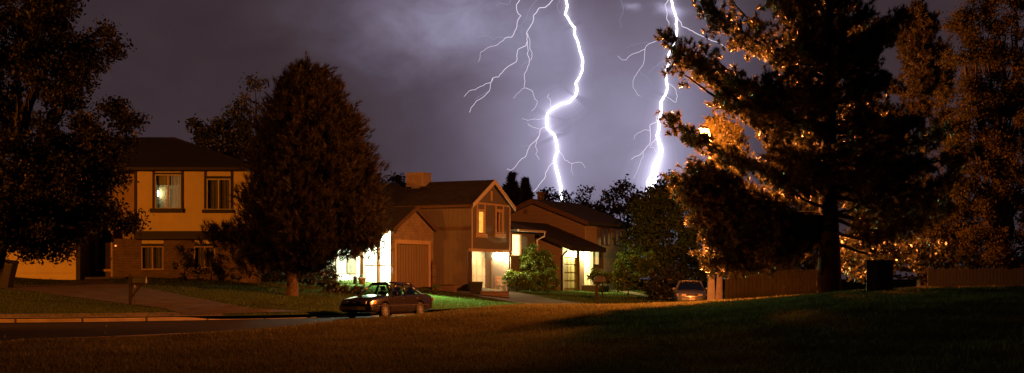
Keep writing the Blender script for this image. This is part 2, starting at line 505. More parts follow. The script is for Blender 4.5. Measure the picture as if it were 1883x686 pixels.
def kerb(name, L, sgn):
    t = np.gradient(L, axis=0); t /= np.linalg.norm(t, axis=1)[:, None]; nn = np.c_[-t[:, 1], t[:, 0]] * sgn
    z = z_street(L); h = np.full(len(L), .13)
    for dx, dy, w in DIPS:
        h *= 1 - .85 * np.exp(-(np.hypot(L[:, 0] - dx, L[:, 1] - dy) / w) ** 6)
    rows = [(-.03, .010), (-.0, .018), (.0, None), (.03, None), (.17, None), (.17, -.1)]
    G = np.zeros((len(rows), len(L), 3))
    for i, (o_, zz) in enumerate(rows):
        G[i, :, :2] = L + nn * o_
        G[i, :, 2] = z + (zz if zz is not None else (h if i > 2 else h - .02))
    if sgn < 0: G = G[::-1]
    return tag(gridmesh(name, G, M['kerb'], smooth=False), kind='structure')


# denser sampling for the kerbs
FKd = catmull(FK, 40); NKd = catmull(NK, 40)
_lk = kerb('kerb_far', FKd, 1); kerb('kerb_near', NKd, -1)


def drape(name, A, B, mat, lift, zfun=z_far, m=24, k=10):
    """a strip between two polylines laid on the terrain"""
    A = np.array(A, float); B = np.array(B, float)
    def res(L):
        s = np.r_[0, np.cumsum(np.hypot(*np.diff(L, axis=0).T))]; q = np.linspace(0, s[-1], m)
        return np.c_[np.interp(q, s, L[:, 0]), np.interp(q, s, L[:, 1])]
    A, B = res(A), res(B); G = np.zeros((k, m, 3))
    for i in range(k):
        t = i / (k - 1); p = A * (1 - t) + B * t; G[i, :, :2] = p; G[i, :, 2] = zfun(p) + lift
    return tag(gridmesh(name, G, mat), kind='structure')


def ghit(px, py, zfun=z_far, y0=20., y1=120.):
    """where the line of sight through (px, py) meets the terrain"""
    Y = np.linspace(y0, y1, 1200); P = np.c_[(px - CX) / FPX * Y, Y]
    _, sd = sdist(P, FKs)
    d = np.where(sd > 0, CAMZ + (HY - py) / FPX * Y - zfun(P), 1.); k = np.argmax(d < 0)
    return (float(P[k, 0]), float(P[k, 1]))


drape('driveway', [ghit(-70, 524), ghit(0, 531), ghit(100, 543), ghit(200, 556), ghit(300, 568), (-12.6, 55.4)],
      [(-20.6, 70.9), ghit(215, 521), ghit(263, 530), ghit(360, 549), ghit(460, 568), (-8.6, 59.4)], M['concrete'], .025, k=16)
drape('pavement', off(FKs, .17)[4:33], off(FKs, 1.25)[4:33], M['walk'], .014, m=60)
# ----------------------------------------------------------------------------
# frames: a house's own axes, and the line of sight through a photo point meeting one of its planes
# ----------------------------------------------------------------------------
class Frame:
    def __init__(s, ox, oy, rz, z0):
        s.ox, s.oy, s.c, s.s, s.z0, s.rz = ox, oy, math.cos(rz), math.sin(rz), z0, rz

    def loc(s, x, y): dx, dy = x - s.ox, y - s.oy; return (dx * s.c + dy * s.s, -dx * s.s + dy * s.c)
    def world(s, x, y): return (s.ox + x * s.c - y * s.s, s.oy + x * s.s + y * s.c)

    def hit(s, px, py, axis, c):
        o = s.loc(0, 0); u = (px - CX) / FPX; d = (u * s.c + 1 * s.s, -u * s.s + 1 * s.c)
        t = (c - o[axis]) / d[axis]
        return (o[0] + d[0] * t, o[1] + d[1] * t, CAMZ + (HY - py) / FPX * t - s.z0)

    def rect(s, px0, px1, py0, py1, axis, c):
        """photo rectangle -> (a0, a1, z0, z1) on the plane axis = c; a runs along the other axis"""
        o = 1 - axis; pm = (px0 + px1) / 2
        a0 = s.hit(px0, 0, axis, c)[o]; a1 = s.hit(px1, 0, axis, c)[o]
        z1 = s.hit(pm, py0, axis, c)[2]; z0 = s.hit(pm, py1, axis, c)[2]
        return (min(a0, a1), max(a0, a1), z0, z1)


def abox(mb, axis, c0, c1, a0, a1, z0, z1):
    if axis == 1: mb.box(a0, a1, c0, c1, z0, z1)
    else: mb.box(c0, c1, a0, a1, z0, z1)


def window(root, r, axis, c, out, frame_m, mull=True, curtains=None, w=.055, glass='glass', label=None, cd=.2):
    """a window in a wall opening r on the plane axis = c; out = +1/-1 is the outward side"""
    a0, a1, z0, z1 = r; fb = MB(); ci, co = c - out * .06, c + out * .025
    for q in ((a0, a0 + w, z0, z1), (a1 - w, a1, z0, z1), (a0 + w, a1 - w, z0, z0 + w), (a0 + w, a1 - w, z1 - w, z1)): abox(fb, axis, ci, co, *q)
    if mull:
        mid = (a0 + a1) / 2; abox(fb, axis, ci, co - out * .006, mid - w * .6, mid + w * .6, z0 + w, z1 - w)
    f = fb.build('window', M[frame_m], root)
    if label: f['label'] = label
    p = MB(); abox(p, axis, c - out * .03, c - out * .022, a0 + w, a1 - w, z0 + w, z1 - w); p.build('pane', M[glass], f)
    if curtains:
        for (s0, s1, m, top, bot) in curtains:
            b0, b1 = a0 + (a1 - a0) * s0, a0 + (a1 - a0) * s1; k = 28; V = []; F = []
            for i in range(k + 1):
                t = i / k; off_ = .03 * math.sin(t * (b1 - b0) * 38) + .012 * math.sin(t * (b1 - b0) * 90 + 1)
                for zz in (z0 + (z1 - z0) * bot, z0 + (z1 - z0) * top):
                    cc = c - out * (cd + off_); V.append((b0 + (b1 - b0) * t, cc, zz) if axis == 1 else (cc, b0 + (b1 - b0) * t, zz))
            for i in range(k): F.append((2 * i, 2 * i + 2, 2 * i + 3, 2 * i + 1))
            np_mesh('curtain', V, F, M[m], f, True)
    return f


def lamp_light(name, loc, col, watts, radius=.08, parent=None, spot=None, rot=None):
    l = bpy.data.lights.new(name, 'SPOT' if spot else 'POINT'); l.color = col; l.energy = watts; l.shadow_soft_size = radius
    if spot: l.spot_size = spot; l.spot_blend = .6
    o = bpy.data.objects.new(name, l); COL.objects.link(o); o.location = loc
    if rot: o.rotation_euler = rot
    if parent: o.parent = parent
    return o


# ============================================================================
# HOUSE 1: cream two-storey house over a brick ground floor, squarely facing us
# ============================================================================
F1 = Frame(0, 72, 0, 0)
gz1 = zf(-16, 72.3)
h1 = thing('two_storey_house', 'cream two-storey house with brick ground floor and hip roof, at left', 'house', (-16, 72, gz1))
h1i = h1.location


def H1(px, py, c): x, y, z = F1.hit(px, py, 1, c); return x + 16, z - gz1
def r1(px0, px1, py0, py1, c):
    a0, a1, z0, z1 = F1.rect(px0, px1, py0, py1, 1, c); return (a0 + 16, a1 + 16, z0 - gz1, z1 - gz1)


xl, _ = H1(247, 400, 0); xr, _ = H1(470, 400, 0); _, zt = H1(300, 313, 0); _, zb = H1(300, 427, 0)
w1 = r1(285, 333, 321, 384, 0); w2 = r1(380, 424, 329, 386, 0)
mb = MB(); wallholes(mb, xl, xr, zb, zt, [w1, w2], lambda a, b, c, d: mb.box(a, b, 0, .16, c, d))
mb.box(xl, xl + .16, .16, 8.2, zb, zt); mb.box(xr - .16, xr, .16, 8.2, zb, zt); mb.box(xl + .16, xr - .16, 8.04, 8.2, zb, zt)
mb.build('upper_wall', M['stucco'], h1)
mb = MB(); mb.box(xl + .17, xr - .17, .6, .65, zb, zt); mb.box(xl + .17, xr - .17, .17, .6, zb - .05, zb); mb.build('room_backing', M['interior'], h1)
# recessed wall to the left
xl2, _ = H1(40, 400, 1.2); xr2 = xl - .003
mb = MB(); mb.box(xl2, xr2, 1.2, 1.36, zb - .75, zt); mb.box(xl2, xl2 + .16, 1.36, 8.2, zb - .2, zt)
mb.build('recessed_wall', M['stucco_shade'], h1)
# timber trim on the upper storey
mb = MB()
for a, b in ((247, 251.5), (280.5, 284.6), (333.4, 337.5), (375.5, 379.6), (424.4, 428.5)):
    q = r1(a, b, 316, 425 if a == 247 else 384, 0); mb.box(q[0], q[1], -.05, -.002, zb if a == 247 else q[2], zt - .02)
for a, b, c, d in ((285, 333, 317.5, 320.6), (380, 424, 324.0, 328.5)):
    q = r1(a, b, c, d, 0); mb.box(q[0], q[1], -.045, -.002, q[2], q[3])
for a, b, c, d in ((276.5, 338, 383.5, 391), (372.5, 430, 385.5, 391.5)):
    q = r1(a, b, c, d, 0); mb.box(q[0], q[1], -.16, -.003, q[2], q[3])
mb.build('trim_board', M['darktrim'], h1)
q = r1(247, 470, 425, 440, 0); mb = MB(); mb.box(q[0] - .02, q[1], -.06, .34, q[2], q[3]); mb.build('belt_board', M['darktrim'], h1)
# windows upstairs: the left one shows the lit room
window(h1, w1, 1, 0, -1, 'whitetrim', True, [(.52, .98, 'curtain_soft', .98, .03), (.02, .06, 'curtain_soft', .8, .05), (.02, .98, 'curtain', .99, .70)], label='bedroom window with the room lamp lit')
window(h1, w2, 1, 0, -1, 'whitetrim', True, [(.52, .97, 'curtain_dark', .98, .02), (.03, .5, 'curtain_dark', .98, .02)])
mb = MB(); mb.box(w1[0] + .1, w1[0] + .75, .5, .55, w1[2] + .05, w1[2] + (w1[3] - w1[2]) * .72); mb.build('glowing_room_wall', M['curtain_soft'], h1)  # emissive panel, room light put into its own glow
lx, lz = H1(290, 355, .34)
mb = MB(); mb.lathe([(.015, -.15), (.035, -.14), (.045, 0), (.035, .12), (.015, .13)], 14, (lx, .36, lz)); mb.build('room_lamp', M['bulb_white'], h1, True)
lamp_light('room_light', (lx, .3, lz), (1, .85, .5), .2, .05, h1)
# ground floor of brick
c0 = .3; xb0, _ = H1(208, 480, c0); _, zb1 = H1(300, 439, c0)
ww1 = r1(260, 301, 453, 496, c0); ww2 = r1(357, 396, 453, 493, c0); wd1 = (ww1[0], ww1[1], ww1[3], zb1); wd2 = (ww2[0], ww2[1], ww2[3], zb1)
mb = MB(); wallholes(mb, xb0, xr, -1, zb1, [(ww1[0], ww1[1], ww1[2], zb1), (ww2[0], ww2[1], ww2[2], zb1)], lambda a, b, c, d: mb.box(a, b, c0, c0 + .2, c, d))
mb.box(xb0, xb0 + .2, c0 + .2, 3, -1, zb1); mb.box(xr - .2, xr, c0 + .2, 8.2, -1, zb1)
xd0, _ = H1(140, 480, .5); q = r1(175, 207.5, 420, 509, .5)
wallholes(mb, xd0, xb0 - .003, -1, zb1, [(q[0], q[1], -1.1, q[3])], lambda a, b, c, d: mb.box(a, b, .5, .68, c, d))
mb.build('brick_wall', M['brick'], h1)
mb = MB(); mb.box(xb0 + .21, xr - .21, .95, 1.0, -1, zb1); mb.build('room_backing', M['interior'], h1)
mb = MB()
for w_ in (wd1, wd2):
    mb = MB(); mb.box(w_[0] + .002, w_[1] - .002, c0 + .03, c0 + .19, w_[2] + .14, w_[3]); mb.build('header_panel', M['stucco'], h1)
    mb = MB(); mb.box(w_[0] + .002, w_[1] - .002, c0 - .01, c0 + .19, w_[2], w_[2] + .138); mb.build('lintel', M['darktrim'], h1)
window(h1, ww1, 1, c0, -1, 'tantrim', True, [(.52, .97, 'curtain_dark', .98, .02), (.03, .5, 'curtain_dark', .98, .02)])
window(h1, ww2, 1, c0, -1, 'tantrim', True, [(.03, .97, 'curtain_dark', .98, .02)])
# entry door with a glazed storm panel
dr = MB(); dr.box(q[0], q[0] + .1, .47, .6, -.1, q[3]); dr.box(q[1] - .1, q[1], .47, .6, -.1, q[3]); dr.box(q[0] + .1, q[1] - .1, .47, .6, q[3] - .1, q[3])
dr.box(q[0] + .1, q[1] - .1, .5, .58, .40, .52)
do = dr.build('entry_door', M['tantrim'], h1)
p = MB(); p.box(q[0] + .1, q[1] - .1, .52, .53, .52, q[3] - .1); p.build('pane', M['glass'], do)
p = MB(); p.box(q[0] + .1, q[1] - .1, .62, .66, -.1, q[3] - .1); p.build('inner_door', M['browntrim'], do)
mb = MB(); mb.tube([(q[1] - .06, .465, .95), (q[1] - .06, .43, 1.05), (q[1] - .06, .465, 1.15)], .015, 6); mb.build('handle', M['alloy'], do)
bx_, bz_ = H1(208.5, 452, c0); mb = MB(); mb.lathe([(.035, -.03), (.045, 0), (.035, .03)], 10, (bx_ + .12, c0 - .03, bz_)); mb.build('door_bell', M['button'], h1)
s0 = r1(150, 262, 503, 509, .1); mb = MB(); mb.box(s0[0] + .3, s0[1] - .6, -.9, .49, -.9, .12); mb.box(s0[0] + .8, s0[1] - 1.2, -1.35, -.9, -.9, -.06); mb.build('entry_step', M['concrete'], h1, bevel=.02)
# garage wing, forward on the left
cg = -1.2; xg0, _ = H1(-95, 480, cg); xg1, _ = H1(147, 480, cg); _, zg1 = H1(60, 428, cg)
gd = r1(-62, 139.5, 446, 521, cg)
mb = MB(); wallholes(mb, xg0, xg1, -1.2, zg1, [(gd[0], gd[1], -1.3, gd[3])], lambda a, b, c, d: mb.box(a, b, cg, cg + .2, c, d))
mb.box(xg1 - .2, xg1, cg + .2, 1.5, -1.2, zg1); mb.box(xg0, xg0 + .2, cg + .2, 5, -1.2, zg1)
mb.build('garage_wall', M['brick'], h1)
mb = MB(); hgt = (gd[3] - gd[2]) / 4
for i in range(4): mb.box(gd[0] + .002, gd[1] - .002, cg + .08, cg + .13, gd[2] + i * hgt + .006, gd[2] + (i + 1) * hgt - .006)
mb.box(gd[0] + .002, gd[1] - .002, cg + .14, cg + .16, -1.2, gd[3])
mb.build('garage_door', M['garage_cream'], h1)
q2 = r1(140, 147, 440, 521, cg); mb = MB(); mb.box(q2[0], q2[1] + .02, cg - .03, cg - .003, -1.2, zg1 - .01); mb.build('trim_board', M['darktrim'], h1)
mb = MB(); mb.prism([(xg0 - .4, cg - .6, zg1 - .12), (xg0 - .4, 1.5, zg1 + 1.15), (xg0 - .4, 1.5, zg1 + 1.3), (xg0 - .4, cg - .6, zg1 + .04)], (xg1 - xg0 + .8, 0, 0)); mb.build('garage_roof', M['shingle'], h1)
# hip roof
re0, re1 = xl2 - .5, H1(478, 300, 0)[0] + .2; ye0, ye1 = -.62, 8.8; ze = zt - .05
rl, zr = H1(240, 252, 4.0); rr, _ = H1(320, 253, 4.0)
rl = re0 + (rr * 0 + 3.6)
base = [(re0, ye0, ze), (re1, ye0, ze), (re1, ye1, ze), (re0, ye1, ze)]; t_ = .16
mb = MB(); vs = base + [(x, y, z + t_) for x, y, z in base] + [(rl, 4.09, zr), (rr, 4.09, zr)]
mb.add(vs, [(0, 3, 2, 1), (0, 1, 5, 4), (1, 2, 6, 5), (2, 3, 7, 6), (3, 0, 4, 7), (4, 5, 9, 8), (5, 6, 9), (6, 7, 8, 9), (7, 4, 8)])
ro = mb.build('roof', M['shingle'], h1)
mb = MB(); mb.box(re0, re1, ye0 - .1, ye0 - .004, ze + .01, ze + t_ - .01); mb.build('gutter', M['darktrim'], ro)
mb = MB(); mb.tube([(rl + 1.8, 4.6, zr - .5), (rl + 1.8, 4.6, zr + .35)], .06, 8); mb.build('vent_pipe', M['metal_grey'], ro)

# ============================================================================
# HOUSE 2: the brown house with the porch, garage gable and carport
# ============================================================================
A2 = R(-27)
F2 = Frame(*at(867, 500, 80).xy, A2, zf(-2.3, 80.0))
h2 = thing('brown_gabled_house', 'long brown house with lit front porch and two street-facing gables, cooler box on its ridge', 'house', (F2.ox, F2.oy, F2.z0), A2)
z_eave = F2.hit(868, 376, 0, 0)[2]; gy1 = F2.hit(938, 400, 0, 0)[1]; gmid = gy1 / 2
z_apex = F2.hit(903, 337, 0, 0)[2]; xlw = -13.0
print('house2 gable width', gy1, 'eave', z_eave, 'apex', z_apex)
zund = F2.hit(900, 458, 0, 0)[2]                       # underside of the storey over the carport
gw1 = F2.rect(878, 890.5, 388, 429, 0, 0); gw2 = F2.rect(912.5, 924.5, 388, 429, 0, 0)
mb = MB(); xc0 = F2.hit(861, 500, 1, 0)[0]
mb.box(xlw, 0, 0, .18, zund, z_eave); mb.box(xlw, xc0 - .05, 0, .18, -1.2, zund)
mb.box(xlw, xlw + .18, .18, gy1, -1.2, z_eave); mb.box(xlw + .18, 0, gy1 - .18, gy1, -1.2, z_eave)
mb.prism([(xlw, 0, z_eave), (xlw, gy1, z_eave), (xlw, gmid, z_apex)], (.18, 0, 0))
mb.build('side_wall', M['siding_brown'], h2)
mb = MB(); wallholes(mb, .18, gy1 - .18, zund, z_eave, [gw1, gw2], lambda a, b, c, d: mb.box(-.17, -.0, a, b, c, d))
mb.prism([(-.17, 0.0, z_eave + .002), (-.17, gy1, z_eave + .002), (-.17, gmid, z_apex)], (.17, 0, 0))
mb.build('gable_wall', M['siding_grey'], h2)
mb = MB(); mb.box(-.9, -.85, .2, gy1 - .2, zund, z_eave); mb.build('room_backing', M['interior'], h2)
q = F2.rect(700, 868, 418, 424, 1, 0); mb = MB(); mb.box(xlw, -.0, -.05, -.003, q[2], q[3]); mb.box(xlw, 0, -.045, -.002, z_eave - .22, z_eave - .02); mb.build('band_board', M['browntrim'], h2)
# gable trims
mb = MB(); zb_ = F2.hit(903, 376, 0, 0)[2]
mb.box(.003, .05, -.03, gy1 + .03, zb_ - .05, zb_ + .05)
for a in (0, gy1 - .09): mb.box(.003, .04, a, a + .09, zund, zb_ - .05)
for g in (gw1, gw2):
    mb.box(.003, .035, g[0] - .11, g[0] - .002, g[2] - .03, zb_ - .05); mb.box(.003, .035, g[1] + .002, g[1] + .11, g[2] - .03, zb_ - .05)
    mb.box(.004, .10, g[0] - .2, g[1] + .2, g[2] - .25, g[2] - .03)
    mb.box(.003, .035, g[0] - .002, g[1] + .002, g[3], g[3] + .1)
mb.box(.003, .05, gmid - .07, gmid + .07, z_apex - 1.0, z_apex - .45)
mb.build('gable_trim', M['tantrim'], h2)
window(h2, gw1, 0, 0, 1, 'tantrim', False, [(.45, .98, 'curtain_glow', .98, .02)], w=.045, label='narrow upstairs window with its curtain glowing amber', cd=.09)
window(h2, gw2, 0, 0, 1, 'tantrim', True, [(.55, .98, 'curtain_dark', .98, .02), (.02, .3, 'curtain_dark', .98, .02)], w=.06, cd=.09)


def gable_roof(name, x0, x1, y0, y1, ze, zr, ov, m, parent, axis='x', t=.16, barge=None, barge_m='tantrim'):
    """a pitched roof with its ridge along x (or y); barge = which end(s) get a barge board"""
    mid = (y0 + y1) / 2; sl = (zr - ze) / (mid - y0); e = ze - sl * ov
    prof = [(y0 - ov, e), (mid, zr), (y1 + ov, e), (y1 + ov, e + t), (mid, zr + t * 1.25), (y0 - ov, e + t)]
    sw = (lambda a, b, c: (a, b, c)) if axis == 'x' else (lambda a, b, c: (b, a, c))
    mb = MB(); d = Vector(sw(x1 - x0, 0, 0))
    for pr in ([prof[0], prof[1], prof[4], prof[5]], [prof[1], prof[2], prof[3], prof[4]]):
        mb.prism([sw(x0, a, b) for a, b in pr], d)
    o = mb.build(name, m, parent)
    if barge is not None:
        for bx_ in barge:
            s = 1 if bx_ == x1 else -1; b = MB()
            for pr in ([(y0 - ov - .02, e - .06), (mid, zr - .05), (mid, zr + t * 1.25 + .02), (y0 - ov - .02, e + t + .02)], [(mid, zr - .05), (y1 + ov + .02, e - .06), (y1 + ov + .02, e + t + .02), (mid, zr + t * 1.25 + .02)]):
                b.prism([sw(bx_ + s * .003, a, c) for a, c in pr], Vector(sw(s * .045, 0, 0)))
            b.build('barge_board', M[barge_m], o)
    return o


ro2 = gable_roof('roof', xlw - .3, .22, 0, gy1, z_eave, z_apex, .22, M['shingle'], h2, barge=[.22], barge_m='whitetrim')
mb = MB(); mb.box(xlw - .3, .2, -.33, -.235, z_eave - .16, z_eave - .02); mb.build('gutter', M['browntrim'], ro2)
for yy in (.2, .32): pass
# evaporative cooler on the ridge
cx_, _, cz_ = F2.hit(762, 335, 1, gmid)
cr = F2.rect(746.5, 777.5, 321, 353, 1, gmid - .8)
co = thing('swamp_cooler', 'boxy tan evaporative cooler sitting on the brown roof ridge', 'cooler', (*F2.world((cr[0] + cr[1]) / 2, gmid - .3), F2.z0 + z_apex - .35), A2)
wd = (cr[1] - cr[0]) / 2; ht = F2.hit(762, 320.5, 1, gmid)[2] - z_apex + .35
mb = MB(); mb.box(-wd, wd, -.5, .5, .25, ht); mb.build('cabinet', M['cooler'], co, bevel=.015)
for s in (0, 1):
    mb = MB(); nn = 9
    for i in range(nn):
        zz = .32 + i * (ht - .42) / nn
        a = -wd * .9 if s == 0 else .05 * wd
        mb.prism([(a, -.53, zz), (a, -.502, zz + .05), (a, -.502, zz + .06), (a, -.535, zz + .012)], (wd * .85, 0, 0))
    mb.build('louvre_panel', M['cooler'], co)
mb = MB(); mb.box(-wd * .45, wd * .45, -.4, .4, -.4, .25); mb.build('duct', M['metal_grey'], co)
mb = MB(); mb.box(-wd - .03, wd + .03, -.53, .53, ht, ht + .04); mb.build('lid', M['cooler'], co)

# garage gable wing: its gable faces the street, the porch is its long front
gx = F2.hit(797, 500, 1, 0)[0]; gyf = F2.hit(723, 500, 0, gx)[1]; zge = F2.hit(723, 421, 0, gx)[2]; zga = F2.hit(758, 386, 0, gx)[2]
print('garage wing x', gx, 'front y', gyf, 'eave', zge, 'apex', zga)
wx0 = gx - 6.6
gdr = F2.rect(728, 787.5, 449, 526, 0, gx)
mb = MB(); wallholes(mb, gyf, -.003, -1.2, zge, [(gdr[0], gdr[1], -1.3, gdr[3])], lambda a, b, c, d: mb.box(gx - .18, gx, a, b, c, d))
mb.prism([(gx - .18, gyf, zge), (gx - .18, -.003, zge), (gx - .18, (gyf - .003) / 2, zga)], (.18, 0, 0))
mb.build('garage_wall', M['shinglewall'], h2)
mb = MB(); nb = 12; dw = (gdr[1] - gdr[0]) / nb
mb.box(gx - .13, gx - .1, gdr[0] + .002, gdr[1] - .002, -1.2, gdr[3])
for i in range(nb): mb.box(gx - .1, gx - .07, gdr[0] + i * dw + .02, gdr[0] + (i + 1) * dw - .02, -1.1, gdr[3] - .05)
mb.build('garage_door', M['garage_tan'], h2)
mb = MB(); mb.box(gx + .003, gx + .05, gdr[0] - .12, gdr[1] + .2, gdr[3], gdr[3] + .22); mb.box(gx + .003, gx + .045, gdr[0] - .13, gdr[0], -1, gdr[3]); mb.box(gx + .003, gx + .045, gdr[1], gdr[1] + .2, -1, gdr[3])
mb.build('door_casing', M['tantrim'], h2)
gable_roof('garage_roof', wx0 - .4, gx + .18, gyf, -.003, zge, zga, .25, M['shingle'], h2, barge=[gx + .18], barge_m='browntrim')
# porch under that roof
pw = gyf + 1.75                                           # porch back wall
mb = MB(); q = F2.rect(629, 655, 447, 505, 1, pw)
mb.box(wx0, gx - .75, pw, pw + .15, 1.05, zge + .5); mb.build('porch_wall', M['ceilpaint'], h2)
mb = MB(); mb.box(wx0, gx - .75, pw - .02, pw + .15, -1.2, 1.05); mb.build('porch_brick', M['porchbrick'], h2)
mb = MB(); mb.box(wx0 - .1, gx - .2, gyf - .2, pw, zge - .08, zge - .02); mb.build('porch_ceiling', M['ceilpaint'], h2)
mb = MB(); mb.box(gx - .74, gx - .19, gyf + 1.3, gyf + 1.45, -1.2, zge); mb.box(gx - .74, gx - .6, gyf + 1.45, pw + .1, -1.2, zge); mb.build('porch_side_wall', M['ceilpaint'], h2)
mb = MB(); mb.box(wx0 - .2, gx - .2, gyf - .25, gyf - .1, zge - .26, zge - .02); mb.build('porch_beam', M['tantrim'], h2)
for px in (667, 696.5, 620):
    x, _, _ = F2.hit(px, 480, 1, gyf + .02); mb = MB(); w_ = .11 if px == 667 else .06
    mb.box(x - w_, x + w_, gyf - .1, gyf + .1, -1.2, zge - .26); mb.build('porch_post', M['whitetrim'], h2)
x0_ = F2.hit(669, 480, 1, gyf)[0]; zr_ = F2.hit(700, 488, 1, gyf)[2]
mb = MB(); mb.box(x0_ + .1, gx - .2, gyf - .03, gyf + .03, zr_ - .04, zr_ + .04); mb.build('porch_rail', M['tantrim'], h2)
mb = MB(); mb.box(wx0, gx - .2, gyf - .25, pw, -1.2, .06); mb.build('porch_floor', M['concrete'], h2)
wq = F2.rect(640, 657, 468, 503, 1, pw); fb = MB()
for a in ((wq[0], wq[0] + .07, wq[2], wq[3]), (wq[1] - .07, wq[1], wq[2], wq[3]), (wq[0] + .07, wq[1] - .07, wq[2], wq[2] + .07), (wq[0] + .07, wq[1] - .07, wq[3] - .07, wq[3])): fb.box(a[0], a[1], pw - .07, pw - .023, a[2], a[3])
pf = fb.build('porch_window', M['tantrim'], h2); p = MB(); p.box(wq[0] + .07, wq[1] - .07, pw - .035, pw - .025, wq[2] + .07, wq[3] - .07); p.build('pane', M['curtain_dark'], pf)
lxp = F2.hit(690, 445, 1, gyf + .9)[0]
fx = MB(); fx.lathe([(.05, .12), (.12, .06), (.13, -.02), (.08, -.09), (.02, -.1)], 14, (lxp, gyf + .9, zge - .2)); fx.build('porch_lamp', M['bulb_white'], h2, True)
lamp_light('porch_light', (lxp, gyf + .3, zge - .5), (.80, 1, .70), 2300, .12, h2)
fz = F2.hit(726, 487, 0, gx)[2]; fx = MB(); fx.tube([(gx - .16, gyf - .003, fz), (gx - .16, gyf - .22, fz + .02)], .03, 8); fx.tube([(gx - .16, gyf - .2, fz + .09), (gx - .16, gyf - .24, fz - .02)], .07, 12)
fo = fx.build('flood_lamp', M['plastic_white'], h2, True); fx = MB(); fx.lathe([(.02, .03), (.07, .02), (.075, -.03), (.03, -.05)], 12, (gx - .16, gyf - .30, fz)); fx.build('bulb', M['bulb_white'], fo, True)
lamp_light('flood_light', (gx - .12, gyf - .45, fz + .05), (.62, 1, .38), 15000, .08, h2, R(76), Vector((5.5, -2.4, -.75)).to_track_quat('-Z', 'Y').to_euler())
# carport recess under the gable
rx = -1.6
cg0 = .35
mb = MB(); mb.box(-5.4, -5.2, .2, gy1 - .2, -1.2, zund); mb.build('carport_back', M['siding_brown'], h2)
mb = MB(); mb.box(-5.2, -.18, .2, gy1 - .2, zund - .06, zund - .003); mb.build('carport_ceiling', M['ceilpaint'], h2)
dq = F2.rect(866, 905, 474, 536, 0, rx)
mb = MB(); hh = (dq[3] + .2) / 4
for i in range(4):
    for k in range(4):
        ww = (dq[1] - dq[0]) / 4; mb.box(rx, rx + .03, dq[0] + k * ww + .03, dq[0] + (k + 1) * ww - .03, -.2 + i * hh + .03, -.2 + (i + 1) * hh - .03)
mb.box(rx - .06, rx - .002, dq[0], dq[1], -1.2, dq[3]); mb.build('garage_door', M['garage_white'], h2)
mb = MB(); mb.box(rx - .07, rx, .2, gy1 - .2, dq[3] + .01, zund - .061); mb.build('carport_wall', M['garage_white'], h2)
pq = F2.rect(904, 917, 474, 536, 0, rx + .5); mb = MB(); mb.box(rx + .4, rx + .5, pq[0], pq[1], -1.2, pq[3]); mb.build('partition', M['browntrim'], h2)
pq2 = F2.rect(917, 934, 464, 536, 0, rx + .2); mb = MB(); mb.box(rx + .1, rx + .2, pq2[0] + .02, pq2[1] + .3, -1.2, pq2[3] + .3); mb.build('entry_wall', M['whitetrim'], h2)
dq2 = F2.rect(920, 928, 476, 532, 0, rx + .21); mb = MB(); mb.box(rx + .205, rx + .25, dq2[0], dq2[1], -.2, dq2[3]); mb.build('side_door', M['garage_white'], h2)
q = F2.rect(862, 938, 455, 462, 0, 0); mb = MB(); mb.box(-.18, .03, .0, gy1, zund - .17, zund - .003); mb.build('carport_beam', M['tantrim'], h2)
mb = MB(); mb.box(-.2, -.02, -.02, .12, -1.2, zund - .175); mb.build('carport_post', M['browntrim'], h2)
mb = MB(); mb.box(-.16, -.02, gy1 - .13, gy1 - .01, -1.2, zund - .175); mb.build('carport_post', M['tantrim'], h2)
for px, e in ((908, 220), (927, 420)):
    x, y, z = F2.hit(px, 471, 0, (rx + .68 if px == 908 else -.12)); fx = MB()
    fx.lathe([(.02, .14), (.07, .1), (.085, -.02), (.06, -.1), (.02, -.11)], 12, (x, y, z)); fx.build('carport_lamp', M['bulb_warm'], h2, True)
    lamp_light('carport_light', (x + .12, y, z - .02), (1, .76, .36), e, .06, h2)
# lower extension past the gable
ey1 = F2.hit(984, 450, 0, 0)[1]; zee = F2.hit(960, 425, 0, 0)[2]; ew = F2.rect(941.5, 958.5, 430, 471, 0, 0); zbr = F2.hit(960, 473, 0, 0)[2]
mb = MB(); wallholes(mb, gy1 + .003, ey1, zbr, zee, [ew], lambda a, b, c, d: mb.box(-.2, -.02, a, b, c, d)); mb.box(-4.5, -.2, ey1 - .18, ey1, -1.2, zee); mb.build('extension_wall', M['siding_grey'], h2)
mb = MB(); mb.box(-.2, .04, gy1 + .003, ey1, -1.2, zbr - .002); mb.build('extension_base', M['brick'], h2)
window(h2, ew, 0, -.02, 1, 'tantrim', False, [(.02, .98, 'curtain_hot', .99, .01)], w=.05, label='brightly lit window in the low extension', cd=.09)
mb = MB(); zt2 = F2.hit(938, 404, 0, -2)[2]
mb.prism([(.45, gy1 + .003, zee - .05), (.45, ey1 + .35, zee - .05), (.45, ey1 + .35, zee + .08), (.45, gy1 + .003, zee + .08)], (-5, 0, 0))
mb.add([(.45, gy1 + .003, zee + .081), (.45, ey1 + .35, zee + .081), (-2.0, ey1 - 1.6, zt2), (-2.0, gy1 + .003, zt2), (-4.5, ey1 + .35, zee + .081), (-4.5, gy1 + .003, zee + .081)], [(0, 1, 2, 3), (1, 4, 2), (4, 5, 3, 2)])
er = mb.build('extension_roof', M['shingle_grey'], h2)
mb = MB(); mb.box(.455, .56, gy1 + .05, ey1 + .38, zee - .05, zee + .06); mb.tube([(.5, ey1 + .3, zee - .05), (.5, ey1 + .3, zee - .25), (.1, ey1 + .1, zee - .5), (.1, ey1 + .1, -.5)], .05, 8); mb.build('gutter', M['whitetrim'], er)

